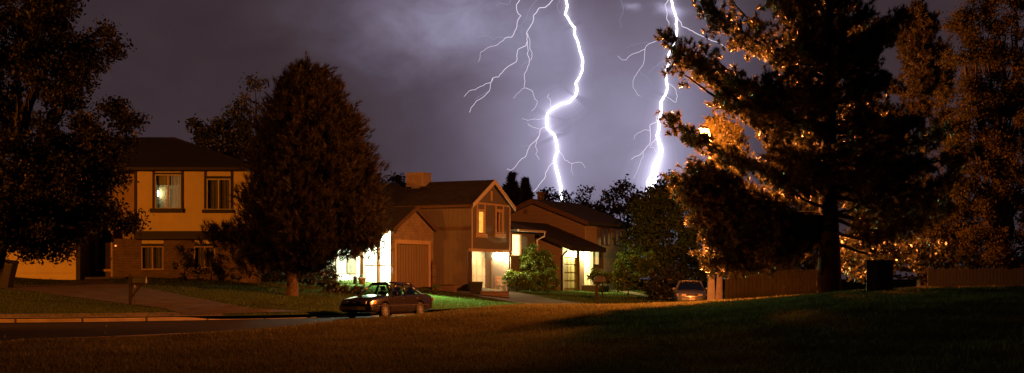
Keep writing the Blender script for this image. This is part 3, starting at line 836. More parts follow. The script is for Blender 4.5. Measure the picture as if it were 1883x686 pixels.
# ============================================================================
# HOUSE 3: tan gable house farther along, lit garage beside its door
# ============================================================================
A3 = R(-27)
F3 = Frame(*at(1075, 500, 94).xy, A3, zf(4.8, 94))
h3 = thing('tan_gable_house', 'tan two-storey gable house with low garage wing and glaring entry lamp', 'house', (F3.ox, F3.oy, F3.z0), A3)
ze3 = F3.hit(1074, 409, 1, 0)[2]; xm3 = F3.hit(985, 372, 1, 0)[0]; za3 = F3.hit(985, 373, 1, 0)[2]; x03 = 2 * xm3
yd3 = F3.hit(1150, 420, 0, 0)[1]
print('house3 eave', ze3, 'apex', za3, 'half', xm3, 'depth', yd3)
uw1 = F3.rect(1104, 1121, 419, 452, 0, 0); uw2 = F3.rect(1127, 1143, 419, 452, 0, 0)
mb = MB(); mb.box(x03, 0, 0, .18, -1.2, ze3); mb.prism([(x03, 0, ze3 + .001), (0, 0, ze3 + .001), (xm3, 0, za3)], (0, .18, 0)); mb.box(x03, x03 + .18, .18, yd3, -1.2, ze3); mb.build('gable_wall', M['siding_h3'], h3)
mb = MB(); wallholes(mb, .18, yd3, -1.2, ze3, [uw1, uw2], lambda a, b, c, d: mb.box(-.18, -.0, a, b, c, d)); mb.build('street_wall', M['siding_h3'], h3)
mb = MB(); mb.box(-.7, -.65, .2, yd3, 0, ze3); mb.build('room_backing', M['interior'], h3)
window(h3, uw1, 0, 0, 1, 'browntrim', True, [(.03, .97, 'curtain_dark', .98, .02)]); window(h3, uw2, 0, 0, 1, 'browntrim', True, [(.03, .97, 'curtain_dark', .98, .02)])
q = F3.rect(1075, 1096, 412, 462, 0, 0); mb = MB(); mb.box(.003, .06, q[0] + .05, q[1], q[2], q[3] + .05); mb.build('wall_panel', M['tantrim'], h3)
ro3 = gable_roof('roof', -.5, yd3 + .6, x03, 0, ze3, za3, .45, M['shingle_grey'], h3, axis='y', t=.2, barge=[-.5], barge_m='browntrim')
q = F3.rect(1018, 1026, 377, 385, 1, 0); 
mb = MB(); cxh, _, czh = F3.hit(994, 360, 1, 3); mb.box(cxh - .15, cxh + .15, 2.8, 3.3, za3 - .5, F3.hit(994, 353, 1, 3)[2] - .15); mb.box(cxh - .2, cxh + .2, 2.72, 3.38, F3.hit(994, 353, 1, 3)[2] - .15, F3.hit(994, 353, 1, 3)[2]); mb.build('chimney', M['brick'], ro3)
mb = MB(); vq = F3.rect(963, 970, 384, 394, 1, 0)
for i in range(6): mb.box(vq[0], vq[1], -.04, -.003, vq[2] + i * .06, vq[2] + i * .06 + .04)
mb.build('gable_vent', M['browntrim'], h3)
# low garage wing in front of the gable wall
wf = -4.8
wx1 = F3.hit(1034, 500, 1, wf)[0]; wx0_ = F3.hit(955, 500, 1, wf)[0]
zr0 = F3.hit(985, 431, 1, wf)[2]; zr1 = F3.hit(1034, 452, 1, wf)[2]; sl = (zr1 - zr0) / (wx1 - F3.hit(985, 431, 1, wf)[0]); zl = zr1 - sl * (wx1 - wx0_)
mb = MB(); mb.prism([(wx0_, wf, -1.2), (wx1, wf, -1.2), (wx1, wf, zr1), (wx0_, wf, zl)], (0, .18, 0)); mb.build('wing_wall', M['siding_h3'], h3)
mb = MB(); ov = .95; t_ = .3
mb.prism([(wx0_ - .3, wf - .55, zl + .1), (wx1 + ov, wf - .55, zr1 + sl * ov + .02), (wx1 + ov, wf - .55, zr1 + sl * ov + t_ + .02), (wx0_ - .3, wf - .55, zl + t_ + .1)], (0, 4.8 + .5, 0)); mb.build('wing_roof', M['shingle'], h3)
mb = MB(); mb.tube([(wx1 + .5, wf - .3, zr1 + sl * .5 - .1), (wx1 + .3, wf - .3, zr1 - .45), (wx1 + .03, wf - .1, zr1 - .7), (wx1 + .03, wf - .1, -.4)], .06, 8); mb.build('downspout', M['darktrim'], h3)
gq = F3.rect(1037.5, 1065, 473, 531, 0, wx1)
mb = MB(); wallholes(mb, wf + .18, 0, -1.2, zr1 + .0, [(gq[0], gq[1], -1.3, gq[3])], lambda a, b, c, d: mb.box(wx1 - .15, wx1, a, b, c, d)); mb.build('wing_front', M['whitetrim'], h3)
mb = MB(); mb.box(wx1 - .13, wx1 - .1, gq[0], gq[1], -1.2, gq[3])
for i in range(4):
    for k in range(4):
        a, b = gq[0] + (gq[1] - gq[0]) * k / 4, gq[0] + (gq[1] - gq[0]) * (k + 1) / 4; c, d = gq[2] + (gq[3] - gq[2]) * i / 4, gq[2] + (gq[3] - gq[2]) * (i + 1) / 4
        mb.box(wx1 - .1, wx1 - .06, a + .05, b - .05, c + .06, d - .05)
mb.build('garage_door', M['garage_yellow'], h3)
pq = F3.rect(1065.5, 1074, 462, 532, 0, wx1 + .1); mb = MB(); mb.box(wx1 + .02, wx1 + .12, pq[0], pq[1], -1.2, pq[3]); mb.build('door_pier', M['browntrim'], h3)
eq = F3.rect(1079, 1087, 474, 526, 0, wx1 - .2); mb = MB(); mb.box(wx1 - .3, wx1 - .2, eq[0] - .1, eq[1], -.6, eq[3]); mb.build('entry_door', M['garage_yellow'], h3)
pq = F3.rect(1084.5, 1086.5, 462, 526, 0, wx1 + .05); mb = MB(); mb.box(wx1 - .05, wx1 + .05, pq[0], pq[1], -1, pq[3]); mb.build('door_post', M['whitetrim'], h3)
pq = F3.rect(1088, 1101, 460, 486, 0, wx1 - .25); mb = MB(); mb.box(wx1 - .33, wx1 - .25, pq[0], pq[1], pq[2], pq[3]); mb.build('lit_wall_panel', M['plastic_white'], h3)
mb = MB(); sq = F3.rect(1072, 1097, 524, 531, 0, wx1 + .2); mb.box(wx1 - .3, wx1 + 1.1, sq[0], sq[1], -1, sq[3]); mb.build('entry_step', M['concrete'], h3, bevel=.02)
x, y, z = F3.hit(1077.5, 466, 0, wx1 + .25); fx = MB(); fx.lathe([(.02, .2), (.09, .14), (.12, 0), (.08, -.13), (.02, -.15)], 12, (x, y, z)); fx.build('entry_lamp', M['bulb_warm'], h3, True)
lamp_light('entry_light', (x + .2, y, z), (1, .84, .30), 1500, .08, h3)
# ============================================================================
# vegetation builders
# ============================================================================
def unit(v): return v / np.maximum(np.linalg.norm(v, axis=-1, keepdims=True), 1e-9)
def rdir(n): return unit(rng.normal(size=(n, 3)))


def leaf_quads(C, size, aspect=.55, droop=0.):
    n = len(C); d = rdir(n); d[:, 2] -= droop; d = unit(d); s = unit(np.cross(d, rdir(n)))
    L = size * rng.uniform(.6, 1.3, (n, 1)); W = L * aspect
    V = np.stack([C - d * L * .5, C + s * W * .5, C + d * L * .5, C - s * W * .5], 1).reshape(-1, 3)
    return V, np.arange(n * 4).reshape(-1, 4)


def lobe_clumps(lobes, clump_r, dens, shell=.5):
    out = []
    for c, r in lobes:
        c = np.array(c); r = np.array(r); n = max(3, int(dens * (r[0] * r[2] + r[0] * r[1] + r[1] * r[2]) / 3 / clump_r ** 2))
        d = rdir(n); k = (shell ** 3 + (1 - shell ** 3) * rng.random((n, 1))) ** (1 / 3)
        out.append(c + d * r * k)
    return np.concatenate(out)


def clump_leaves(cl, clump_r, per, flat=.75):
    n = len(cl); k = rng.poisson(per, n); P = np.repeat(cl, k, 0); q = rng.normal(size=P.shape) * clump_r * .5; q[:, 2] *= flat
    return P + q


def px_lobes(L, Y):
    out = []
    for l in L:
        px, py, rx, ry = l[:4]; dy = l[4] if len(l) > 4 else 0.; YY = Y + dy; k = YY / FPX
        out.append((tuple(at(px, py, YY)), (rx * k, (rx + ry) * .45 * k, ry * k)))
    return out


def limb_pts(a, b, sag=0.12, n=6):
    a, b = Vector(a), Vector(b); out = []
    for i in range(n + 1):
        t = i / n; p = a.lerp(b, t); p.z += sag * (b - a).length * math.sin(math.pi * t); j = .03 * (b - a).length * (0 if i in (0, n) else 1)
        out.append(p + Vector(rng.normal(size=3)) * j)
    return out


def leafy_tree(name, label, cat, base, lobes, mat, leaf=.14, clump_r=.42, dens=2.2, per=34, trunk_r=.2, bark='barkdark', group=None, shell=.45, limbs=True, top=None, flat=.75, trunk_name='trunk', droop=.1):
    bx, by, bz = base; root = thing(name, label, cat, (bx, by, bz), 0, group)
    per *= 2.7; leaf *= 1.2
    cl = lobe_clumps(lobes, clump_r, dens, shell); P = clump_leaves(cl, clump_r, per, flat) - np.array([bx, by, bz])
    P = P[P[:, 2] > .03]
    V, F = leaf_quads(P, leaf, droop=droop); np_mesh('crown' if trunk_r else 'leaves', V, F, M[mat], root)
    if trunk_r:
        cs = np.array([l[0] for l in lobes]) - np.array([bx, by, bz]); mid = cs.mean(0); hz = max(.5, cs[:, 2].min() * .8 if limbs else mid[2])
        tp = Vector((mid[0] * .35, mid[1] * .35, hz if top is None else top)); mb = MB()
        mb.tube([(0, 0, -.4), (0, 0, .1), Vector((0, 0, 0)).lerp(tp, .5), tp], [trunk_r * 1.4, trunk_r * 1.1, trunk_r * .9, trunk_r * .75], 10)
        for c in cs:
            ln = (Vector(c) - tp).length; r0 = trunk_r * min(.6, .25 + .06 * ln); c = Vector(c) * .88 + tp * .12; pts = limb_pts(tp - Vector((0, 0, .2)), c, .06)
            mb.tube(pts, list(np.linspace(r0, r0 * .2, len(pts))), 6)
            for q in range(3):
                e = Vector(c) + Vector(rng.normal(size=3)) * min(.35, ln * .09); pts2 = limb_pts(pts[3], e, .04, 4); mb.tube(pts2, list(np.linspace(r0 * .4, r0 * .08, len(pts2))), 5)
        mb.build(trunk_name, M[bark], root, True)
    return root


def shrub(name, label, px, py, rx, ry, Y, mat, group=None, leaf=.09, clump_r=.22, dens=3.0, per=40, cat='shrub', extra=(), shell=.55, ground=zf):
    lobes = px_lobes([(px, py, rx, ry)] + list(extra), Y); x, y, z = at(px, py, Y); gz = ground(x, y)
    root = leafy_tree(name, label, cat, (x, y, gz), lobes, mat, leaf, clump_r, dens, per, .04, 'barkdark', group, shell, trunk_name='stem')
    for ch in root.children:
        if ch.name.startswith('crown'): ch.name = 'leaves'
    return root


def needles(P, D, m, length, width, spread=(.25, 1.25), brush=.5):
    n = len(P); P = np.repeat(P, m, 0); D = np.repeat(D, m, 0); k = len(P)
    perp = unit(np.cross(D, rdir(k))); a = rng.uniform(spread[0], spread[1], (k, 1))
    d = D * np.cos(a) + perp * np.sin(a); b = P - D * rng.uniform(0, brush, (k, 1)) * length; s = unit(np.cross(d, rdir(k))) * width * .5
    L = length * rng.uniform(.65, 1.15, (k, 1))
    V = np.stack([b - s, b + s, b + d * L], 1).reshape(-1, 3); return V, np.arange(k * 3).reshape(-1, 3)


# ============================================================================
# the dense pine between the first two houses
# ============================================================================
def dense_pine():
    Y = 66.; k = Y / FPX; b = at(537, 531, Y); bz = zf(b.x, b.y); b.z = bz
    root = thing('pine_tree', 'tall dense egg-shaped pine with bare lower trunk, between cream house and lit porch', 'tree', b)
    prof = [(122, 545, 600), (140, 528, 616), (170, 505, 632), (200, 492, 648), (240, 473, 672), (280, 462, 684), (320, 452, 694), (360, 446, 702), (400, 438, 706), (425, 436, 704), (448, 442, 668), (468, 455, 620), (482, 480, 585), (492, 500, 560)]
    pa = np.array(prof, float); P = []; D = []; br = MB()
    nb = 950
    for i in range(nb):
        py = 124 + (484 - 124) * (rng.random() ** .8); l = np.interp(py, pa[:, 0], pa[:, 1]); r = np.interp(py, pa[:, 0], pa[:, 2]); c = (l + r) / 2; hw = (r - l) / 2
        az = rng.uniform(0, 2 * math.pi); rr = hw * rng.uniform(.72, 1.03) * k
        hw *= 1 + .09 * math.sin(py * .09 + 2 * az) + .07 * math.sin(py * .23 + 5 * az); rr = max(.1, hw * rng.uniform(.66, 1.04) * k - .32 * min(1, hw / 90))
        q = np.array(at(c, py, Y)) + np.array([math.cos(az) * rr, math.sin(az) * rr, 0]) - np.array(b)
        axis = np.array([0, 0, q[2] - .35 * rr]); out = unit((q - axis)[None])[0]; up = np.array([0, 0, 1.]); dr = unit((out * .7 + up * .95)[None])[0]
        nt = int(rng.integers(14, 22)); R0 = (.36 if py > 170 else .26) * rng.uniform(.8, 1.25)
        off_ = rng.normal(size=(nt, 3)) * R0 * np.array([.75, .75, .7]); P.append(q + off_); D.append(unit(dr + off_ * .9 + rng.normal(size=(nt, 3)) * .25))
        if i % 5 == 0:
            br.tube([axis + np.array([0, 0, -.1]), axis * .5 + q * .5 + np.array([0, 0, .1]), q], [.05, .035, .012], 5)
    # low arms reaching left over the window and hanging right in front of the porch
    for px, py, sx, sy, nn, dy in ((420, 432, 30, 17, 130, -1), (395, 425, 14, 10, 45, -1), (455, 470, 25, 22, 120, -1.2), (672, 440, 22, 17, 150, -1.4), (688, 420, 14, 22, 110, -1), (652, 462, 9, 8, 40, -1.5), (565, 110 + 22, 9, 8, 20, 0), (588, 134, 7, 7, 14, 0)):
        c = np.array(at(px, py, Y + dy)) - np.array(b); o_ = rng.normal(size=(nn, 3)) * np.array([sx * k * .75, .5, sy * k * .75]); P.append(c + o_); D.append(unit(np.array([0, 0, .8]) + o_ * .6 + rng.normal(size=(nn, 3)) * .3))
        br.tube([(0, 0, c[2] - .3), c * .6 + np.array([0, 0, c[2] * .25]), c], [.07, .05, .02], 5)
    P = np.concatenate(P); D = np.concatenate(D)
    V, F = needles(P, D, 26, .30, .026, (.1, .95), 1.1); np_mesh('crown', V, F, M['needle_red'], root)
    top = at(570, 135, Y) - b
    tr = MB(); tr.tube([(0, 0, -.5), (0, 0, .0), (.05, 0, 1.2), (.25, 0, 4), tuple(top)], [.36, .29, .25, .2, .04], 12)
    tr.build('trunk', M['bark'], root, True); br.build('branches', M['barkdark'], root, True)


dense_pine()


# ============================================================================
# the big open pine on the rise at right, and the second pine behind it
# ============================================================================
def open_pine(name, label, base_px, Y, tops, arms, trunk_r, mat, tuft=(.2, .022, 26), filler=(), bark='barkdark', lean=0, ground=zn):
    b = at(base_px[0], base_px[1], Y); b.z = ground(b.x, b.y); B = np.array(b); k = Y / FPX
    root = thing(name, label, 'tree', b)
    tx = lambda py: base_px[0] + lean * (base_px[1] - py)
    tr = MB(); pts = []; rad = []
    for i, py in enumerate(np.linspace(base_px[1], tops, 9)):
        t = i / 8; pts.append(Vector(at(tx(py), py, Y)) - b + Vector((0, 0, -.35 if i == 0 else 0)) + Vector((.04 * math.sin(i * 2.1), .04 * math.cos(i * 1.7), 0))); rad.append(trunk_r * (1.25 if i == 0 else 1.05 - .93 * t))
    tr.tube(pts, rad, 14); tr.build('trunk', M[bark], root, True)
    P = []; D = []; br = MB()
    for (spy, ex, ey, dz, spread, nt) in arms:
        a = np.array(at(tx(spy), spy, Y)) - B; e = np.array(at(ex, ey, Y + dz)) - B; ln = np.linalg.norm(e - a)
        bow = np.array([0, 0, -.10 * ln]); ts = np.linspace(0, 1, 9)
        curve = lambda t: a * (1 - t) + e * t + bow * np.sin(np.pi * t) + 0
        r0 = min(trunk_r * .38, .03 + .018 * ln)
        cp = [curve(t) + (rng.normal(size=3) * .035 * ln * .4 if 0 < t < 1 else 0) for t in ts]; br.tube(cp, list(np.linspace(r0, .012, 9)), 6)
        fwd = unit((e - a)[None])[0]
        # side twigs carrying bunches of tufts
        nt = int(nt * 1.7); ntw = max(4, nt // 6)
        for j in range(ntw):
            t = rng.uniform(.28, 1.0) ** .8; p0 = curve(t); R_ = spread * k * (1.15 - .6 * t)
            side = rng.normal(size=3) * np.array([.8, .8, .62]); side -= fwd * (side @ fwd) * .5
            tip = p0 + side * R_ + fwd * R_ * rng.uniform(.2, .9) + np.array([0, 0, .25 * R_])
            br.tube([p0, p0 * .5 + tip * .5 + np.array([0, 0, -.06 * R_]), tip], [.018, .012, .006], 4)
            m = max(3, int(nt / ntw + rng.normal() * 1.2)); f = rng.uniform(.35, 1.05, (m, 1)); pp = p0 * (1 - f) + tip * f + rng.normal(size=(m, 3)) * .13
            dd = unit(unit((tip - p0)[None]) * .7 + np.array([0, 0, .55]) + rng.normal(size=(m, 3)) * .45); P.append(pp); D.append(dd)
    P = np.concatenate(P); D = np.concatenate(D)
    V, F = needles(P, D, tuft[2], tuft[0], tuft[1], (.15, 1.35), 1.0); np_mesh('crown', V, F, M[mat], root)
    br.build('branches', M[bark], root, True)
    print(name, 'tufts', len(P))
    return root


AR = []
# (start y on trunk, tip x, tip y, depth, spread px, tufts)
AR += [(120, 1290, 5, -.6, 34, 120), (150, 1330, -20, .8, 40, 110), (130, 1320, 45, .4, 22, 60), (60, 1420, -60, 0, 45, 90), (40, 1590, -60, 0, 45, 90)]
AR += [(235, 1228, 70, -.5, 30, 170), (240, 1262, 100, .3, 30, 170), (230, 1300, 130, .8, 26, 130), (240, 1345, 140, -1.5, 36, 170), (250, 1225, 118, -.2, 16, 60), (240, 1290, 85, .6, 26, 110)]
AR += [(330, 1228, 215, .6, 24, 100), (320, 1250, 240, .8, 20, 80), (310, 1350, 185, -.6, 20, 60), (300, 1400, 190, 1.0, 28, 130)]
AR += [(400, 1238, 335, -.5, 26, 200), (395, 1252, 308, .3, 20, 120), (410, 1275, 370, -.2, 30, 240), (400, 1335, 335, .2, 30, 200), (420, 1310, 395, .3, 28, 200), (405, 1300, 318, -.8, 20, 150), (410, 1255, 352, .4, 24, 150)]
AR += [(430, 1300, 480, .5, 24, 150), (425, 1325, 455, .8, 28, 170), (420, 1370, 440, .8, 28, 150), (415, 1400, 470, -.6, 20, 90), (435, 1345, 490, .4, 16, 80), (425, 1420, 415, .8, 28, 100), (430, 1385, 470, 1.0, 26, 120), (428, 1305, 497, .9, 13, 70)]
AR += [(110, 1662, 28, -.3, 20, 80), (120, 1640, 55, .6, 24, 90), (130, 1610, 90, -1.2, 24, 90), (70, 1600, 10, .3, 22, 80), (90, 1570, 60, 1.5, 26, 90)]
AR += [(190, 1625, 140, -.4, 22, 90), (230, 1600, 215, .8, 20, 60), (240, 1690, 225, -.5, 22, 90), (260, 1740, 240, .6, 22, 90), (270, 1765, 290, -.7, 26, 110)]
AR += [(340, 1760, 330, -.5, 28, 130), (330, 1700, 300, .6, 30, 120), (350, 1720, 370, -1.5, 30, 120), (390, 1740, 385, .4, 24, 90), (400, 1690, 415, -.8, 26, 90), (420, 1640, 430, -2.0, 22, 70), (440, 1660, 460, .3, 14, 40)]
AR += [(330, 1262, 238, -.3, 9, 50), (345, 1345, 268, .3, 8, 40), (410, 1262, 332, .4, 22, 170), (415, 1270, 362, .5, 24, 170), (420, 1277, 402, .5, 22, 170), (425, 1288, 432, .5, 22, 150), (410, 1280, 322, -.6, 20, 130), (400, 1278, 312, -.2, 14, 170), (398, 1297, 316, .2, 13, 160), (400, 1304, 306, -.6, 14, 160), (396, 1266, 302, .3, 12, 110)]
AR = [(a_, b_, c_, d_, e_, int(f_)) for a_, b_, c_, d_, e_, f_ in AR]
for i in range(58):
    py = rng.uniform(-10, 375); az = rng.uniform(0, 2 * math.pi); L_ = rng.uniform(80, 190) * (1 if py > 60 else .7)
    AR.append((py + 40, 1520 + math.cos(az) * L_ * .75, py + rng.uniform(-55, 15), math.sin(az) * L_ * .75 * 52 / FPX, 36, 85))
open_pine('pine_tree', 'huge open-branched pine with thick trunk on the rise, lamp glare behind its left boughs', (1524, 541), 52., -150, AR, .41, 'needle', (.21, .028, 42), bark='barkdark')
A3_ = []
for ex, ey in ((1292, 232), (1304, 214), (1328, 226), (1346, 236), (1360, 252), (1322, 250), (1300, 248), (1338, 262), (1312, 268), (1284, 252), (1345, 285), (1300, 300), (1345, 320), (1350, 375), (1300, 410), (1360, 430), (1300, 460), (1345, 480), (1290, 355), (1330, 345), (1375, 350), (1385, 400), (1400, 455)):
    A3_.append((min(500, ey + 26), max(ex + 9, 1303), ey, rng.uniform(-.6, 1.4), 11, 62))
open_pine('pine_tree', 'young pine added right behind the lamp pole to catch its gold glare', (1322, 545), 61.5, 222, A3_, .13, 'needle_glow', (.19, .028, 26))  # added tree, its needles carry the glare around the street lamp
A2_ = []
for i in range(72):
    py = 20 + 460 * rng.random() ** 1.15; L_ = 14 + (py - 10) * .30 * rng.uniform(.6, 1.1); az = rng.uniform(0, 2 * math.pi)
    A2_.append((py + L_ * .35, 1692 + math.cos(az) * L_, py - 4, math.sin(az) * L_ * 56 / FPX, 10 + L_ * .22, 34 + int(L_ * .45)))
A2_ += [(22, 1690, 6, 0, 5, 16), (35, 1687, 18, 0, 7, 18), (50, 1696, 30, 0, 8, 18)]
open_pine('pine_tree', 'slimmer spire-topped pine behind and right of the huge pine', (1697, 526), 64., 4, A2_, .24, 'needle_amber', (.21, .034, 26))

# ============================================================================
# leafy trees
rng = np.random.default_rng(21)
# ============================================================================
Yt = 50.; b = at(-36, 600, Yt)
leafy_tree('maple_tree', 'big dark leafy maple filling the left edge, in front of the cream house', 'tree', (b.x, b.y, zn(b.x, b.y)),
           px_lobes([(40, 40, 110, 80, 1), (105, 20, 45, 45), (178, 78, 46, 34), (150, 120, 45, 36), (60, 130, 100, 60, -1), (120, 175, 50, 22), (0, 220, 60, 60, 1), (195, 232, 62, 42), (130, 250, 70, 45, -1), (150, 300, 72, 40, .5),
                     (60, 300, 90, 60, -1), (120, 355, 90, 45, -.5), (195, 345, 40, 30), (238, 412, 36, 18), (190, 400, 50, 26, -.5), (110, 415, 80, 38), (40, 400, 80, 60, -1), (60, 448, 46, 20, .3), (110, 452, 34, 14), (-80, 150, 110, 130), (-80, 350, 100, 110), (20, 440, 70, 40, 1)], Yt),
           'leaf_maple', .125, .45, 3.3, 85, .3, 'barkdark', shell=.15, top=4.0)
Yt = 84.
leafy_tree('ash_tree', 'sparse airy tree rising behind the cream house roof, left of the dense pine', 'tree', (*at(470, 400, Yt + 1).xy, 1.9),
           px_lobes([(478, 170, 34, 32), (450, 205, 30, 26), (500, 220, 40, 40), (430, 235, 36, 30), (470, 270, 60, 40), (445, 190, 14, 12), (470, 150, 14, 10)], Yt + 1), 'leaf_sparse', .2, .55, 1.3, 15, .2, 'barkdark', shell=.5)
leafy_tree('leafy_tree', 'dark bushy tree just past the hip roof of the cream house', 'tree', (*at(390, 400, Yt).xy, 1.9),
           px_lobes([(372, 240, 22, 26), (390, 265, 30, 40), (415, 225, 26, 26), (430, 290, 42, 50), (450, 250, 30, 30), (400, 330, 40, 40)], Yt), 'leaf_dark', .2, .5, 3, 32, .2, 'barkdark', shell=.3)
# skyline trees beyond the houses
G_ = 'dark trees on the skyline behind the houses'
Yb = 118.


def conifer(label, px, top, bot, hw, Y, group=G_):
    b = at(px, bot, Y); b.z = 1.; k = Y / FPX; root = thing('spruce_tree', label, 'tree', b, 0, group); P = []; D = []
    H = at(px, top, Y).z - 1.
    for i in range(520):
        t = rng.random() ** .75; z = H * (1 - t); az = rng.uniform(0, 2 * math.pi); L_ = hw * k * (t * .9 + .05) * (1 + .45 * math.sin(z * 3.4)) * rng.uniform(.55, 1.1); m = 5
        f = rng.uniform(.3, 1, (m, 1)); d = np.array([math.cos(az), math.sin(az), .15]); P.append(np.array([0, 0, z]) + d * L_ * f); D.append(np.repeat(d[None], m, 0))
    V, F = needles(np.concatenate(P), unit(np.concatenate(D) + rng.normal(size=(2600, 3)) * .3), 14, .5, .12, (.1, 1.1), .8); np_mesh('crown', V, F, M['needle_dark'], root)
    mb = MB(); mb.tube([(0, 0, -.5), (0, 0, H * .98)], [.22, .02], 8); mb.build('trunk', M['barkdark'], root, True)


conifer('taller of the two pointed spruces right of the brown gable', 941, 318, 480, 78, Yb)
conifer('shorter pointed spruce just right of its taller twin', 966, 330, 480, 64, Yb + 3)
for lab, L, mt, dn, pr in (
    ('low round dark tree under the foot of the left lightning bolt', [(1012, 368, 22, 18), (1000, 385, 24, 20), (1025, 385, 24, 24)], 'leaf_dark', 3, 30),
    ('loose dark tree right of the left bolt foot, twiggy on top', [(1055, 368, 20, 18), (1080, 362, 22, 14), (1095, 380, 20, 16), (1065, 390, 34, 26)], 'leaf_dark', 2.2, 20),
    ('wide flat-topped dark tree between the two bolts', [(1130, 352, 22, 14), (1155, 345, 20, 12), (1145, 372, 36, 20), (1120, 385, 22, 22), (1175, 372, 22, 18), (1150, 410, 46, 34)], 'leaf_dark', 2.6, 26),
    ('dark tree standing at the foot of the right lightning bolt', [(1205, 350, 16, 16), (1222, 338, 14, 16), (1200, 385, 34, 30), (1235, 380, 34, 40), (1260, 360, 26, 30)], 'leaf_dark', 3, 30),
    ('small dark treetop left of the roof cooler', [(697, 330, 13, 9), (690, 350, 20, 14)], 'leaf_dark', 3, 26),
    ('smaller dark treetop touching the roof cooler', [(728, 328, 13, 8), (735, 350, 20, 14)], 'leaf_dark', 3, 26)):
    c = at(L[-1][0], 480, Yb)
    leafy_tree('leafy_tree', lab, 'tree', (c.x, Yb, 1.), px_lobes(L, Yb), mt, .26, .6, dn, pr, .2, 'barkdark', G_, .3, flat=.8)
# large green tree lit by the entry lamp, and the right-hand trees lit by the street lamp
Yt = 90.
leafy_tree('leafy_tree', 'broad green tree at centre right, its lower left side lit by the house lamp', 'tree', (*at(1225, 520, Yt).xy, .9),
           px_lobes([(1215, 440, 60, 50), (1180, 470, 42, 36, -1), (1250, 420, 50, 60, .5), (1200, 390, 40, 34, 1), (1275, 470, 40, 50), (1235, 360, 36, 40, 1), (1165, 440, 26, 24, -1), (1230, 500, 50, 26)], Yt), 'leaf_mid', .2, .5, 2.6, 34, .16, 'barkdark', shell=.45)
Yt = 69.
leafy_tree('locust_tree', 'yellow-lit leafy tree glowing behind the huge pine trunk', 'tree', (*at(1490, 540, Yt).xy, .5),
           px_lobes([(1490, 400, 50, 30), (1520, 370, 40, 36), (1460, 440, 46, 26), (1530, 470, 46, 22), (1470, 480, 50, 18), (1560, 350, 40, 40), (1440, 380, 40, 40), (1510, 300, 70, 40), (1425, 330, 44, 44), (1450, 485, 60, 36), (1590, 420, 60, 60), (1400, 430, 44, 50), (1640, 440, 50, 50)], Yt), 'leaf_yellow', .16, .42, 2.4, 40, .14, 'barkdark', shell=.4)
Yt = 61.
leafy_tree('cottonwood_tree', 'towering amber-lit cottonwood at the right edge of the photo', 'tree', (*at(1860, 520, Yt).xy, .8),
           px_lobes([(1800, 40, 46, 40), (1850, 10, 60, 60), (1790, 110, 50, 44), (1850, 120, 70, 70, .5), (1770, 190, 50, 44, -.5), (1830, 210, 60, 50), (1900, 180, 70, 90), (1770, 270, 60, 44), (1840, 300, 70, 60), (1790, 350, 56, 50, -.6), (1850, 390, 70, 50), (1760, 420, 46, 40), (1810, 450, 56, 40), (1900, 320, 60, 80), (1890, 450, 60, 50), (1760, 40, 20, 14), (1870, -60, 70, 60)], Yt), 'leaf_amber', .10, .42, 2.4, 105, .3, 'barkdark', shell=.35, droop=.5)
shrub('shrub', 'wide amber-lit shrub beside the dark utility cabinet', 1590, 480, 46, 34, 60, 'needle', leaf=.14, clump_r=.3, dens=2.6, per=36, extra=[(1655, 470, 40, 40), (1560, 455, 26, 26), (1700, 470, 30, 34)], ground=zn)

# shrubs in the gardens
shrub('shrub', 'round-topped lit green shrub under the bright low window', 988, 474, 28, 24, 85.5, 'leaf_bright', None, .11, .22, 3.2, 44, extra=[(975, 492, 26, 24), (1003, 490, 20, 22)])
shrub('hedge', 'low clipped green hedge right of the carport', 950, 517, 24, 18, 83.5, 'leaf_bright', None, .1, .2, 3.4, 44, 'hedge', extra=[(985, 518, 26, 18), (1010, 515, 16, 18)])
G2 = 'green shrubs right of the entry lamp'
shrub('shrub', 'lit leafy shrub behind the far brown mailbox', 1108, 508, 20, 16, 84, 'leaf_bright', G2, .13, .24, 2.6, 36)
shrub('shrub', 'wide bright-leaved shrub between far mailbox and broad green tree', 1155, 500, 34, 28, 86, 'leaf_bright', G2, .14, .28, 2.6, 36, extra=[(1180, 480, 26, 20), (1135, 520, 24, 14)])
shrub('shrub', 'dark rounded bush left of the silver car', 1222, 520, 34, 30, 82, 'leaf_dark', None, .12, .26, 3.4, 44, extra=[(1205, 535, 22, 20), (1245, 530, 22, 20)])
shrub('shrub', 'twiggy bush against the brick wall between the ground floor windows', 338, 490, 22, 26, 70.6, 'leaf_dark', None, .12, .25, 1.6, 16, extra=[(345, 470, 12, 16), (362, 500, 22, 12), (330, 465, 6, 10)])
shrub('shrub', 'dark wispy bush under the right boughs of the dense pine', 606, 518, 20, 18, 68.5, 'leaf_dark', None, .11, .22, 2.2, 26, extra=[(598, 500, 12, 14)])
shrub('shrub', 'low leafy border plant in front of the lit porch', 640, 533, 30, 8, 70.5, 'leaf', None, .09, .16, 3, 30, extra=[(615, 534, 20, 8)])
G3 = 'dark bushes behind the dense pine trunk'
shrub('shrub', 'dark bush in shade left of the dense pine trunk', 470, 500, 34, 26, 74, 'leaf_dark', G3, .13, .3, 3, 34, extra=[(450, 470, 24, 30), (500, 505, 30, 22)])
shrub('shrub', 'dark bush in shade right of the dense pine trunk', 570, 500, 30, 26, 74, 'leaf_dark', G3, .13, .3, 3, 34, extra=[(545, 480, 26, 30), (598, 505, 18, 18)])
shrub('weed', 'single bright green weed standing in the lit lawn', 801, 528, 3.5, 8, 76.5, 'leaf_bright', None, .1, .1, 2, 12, 'plant')

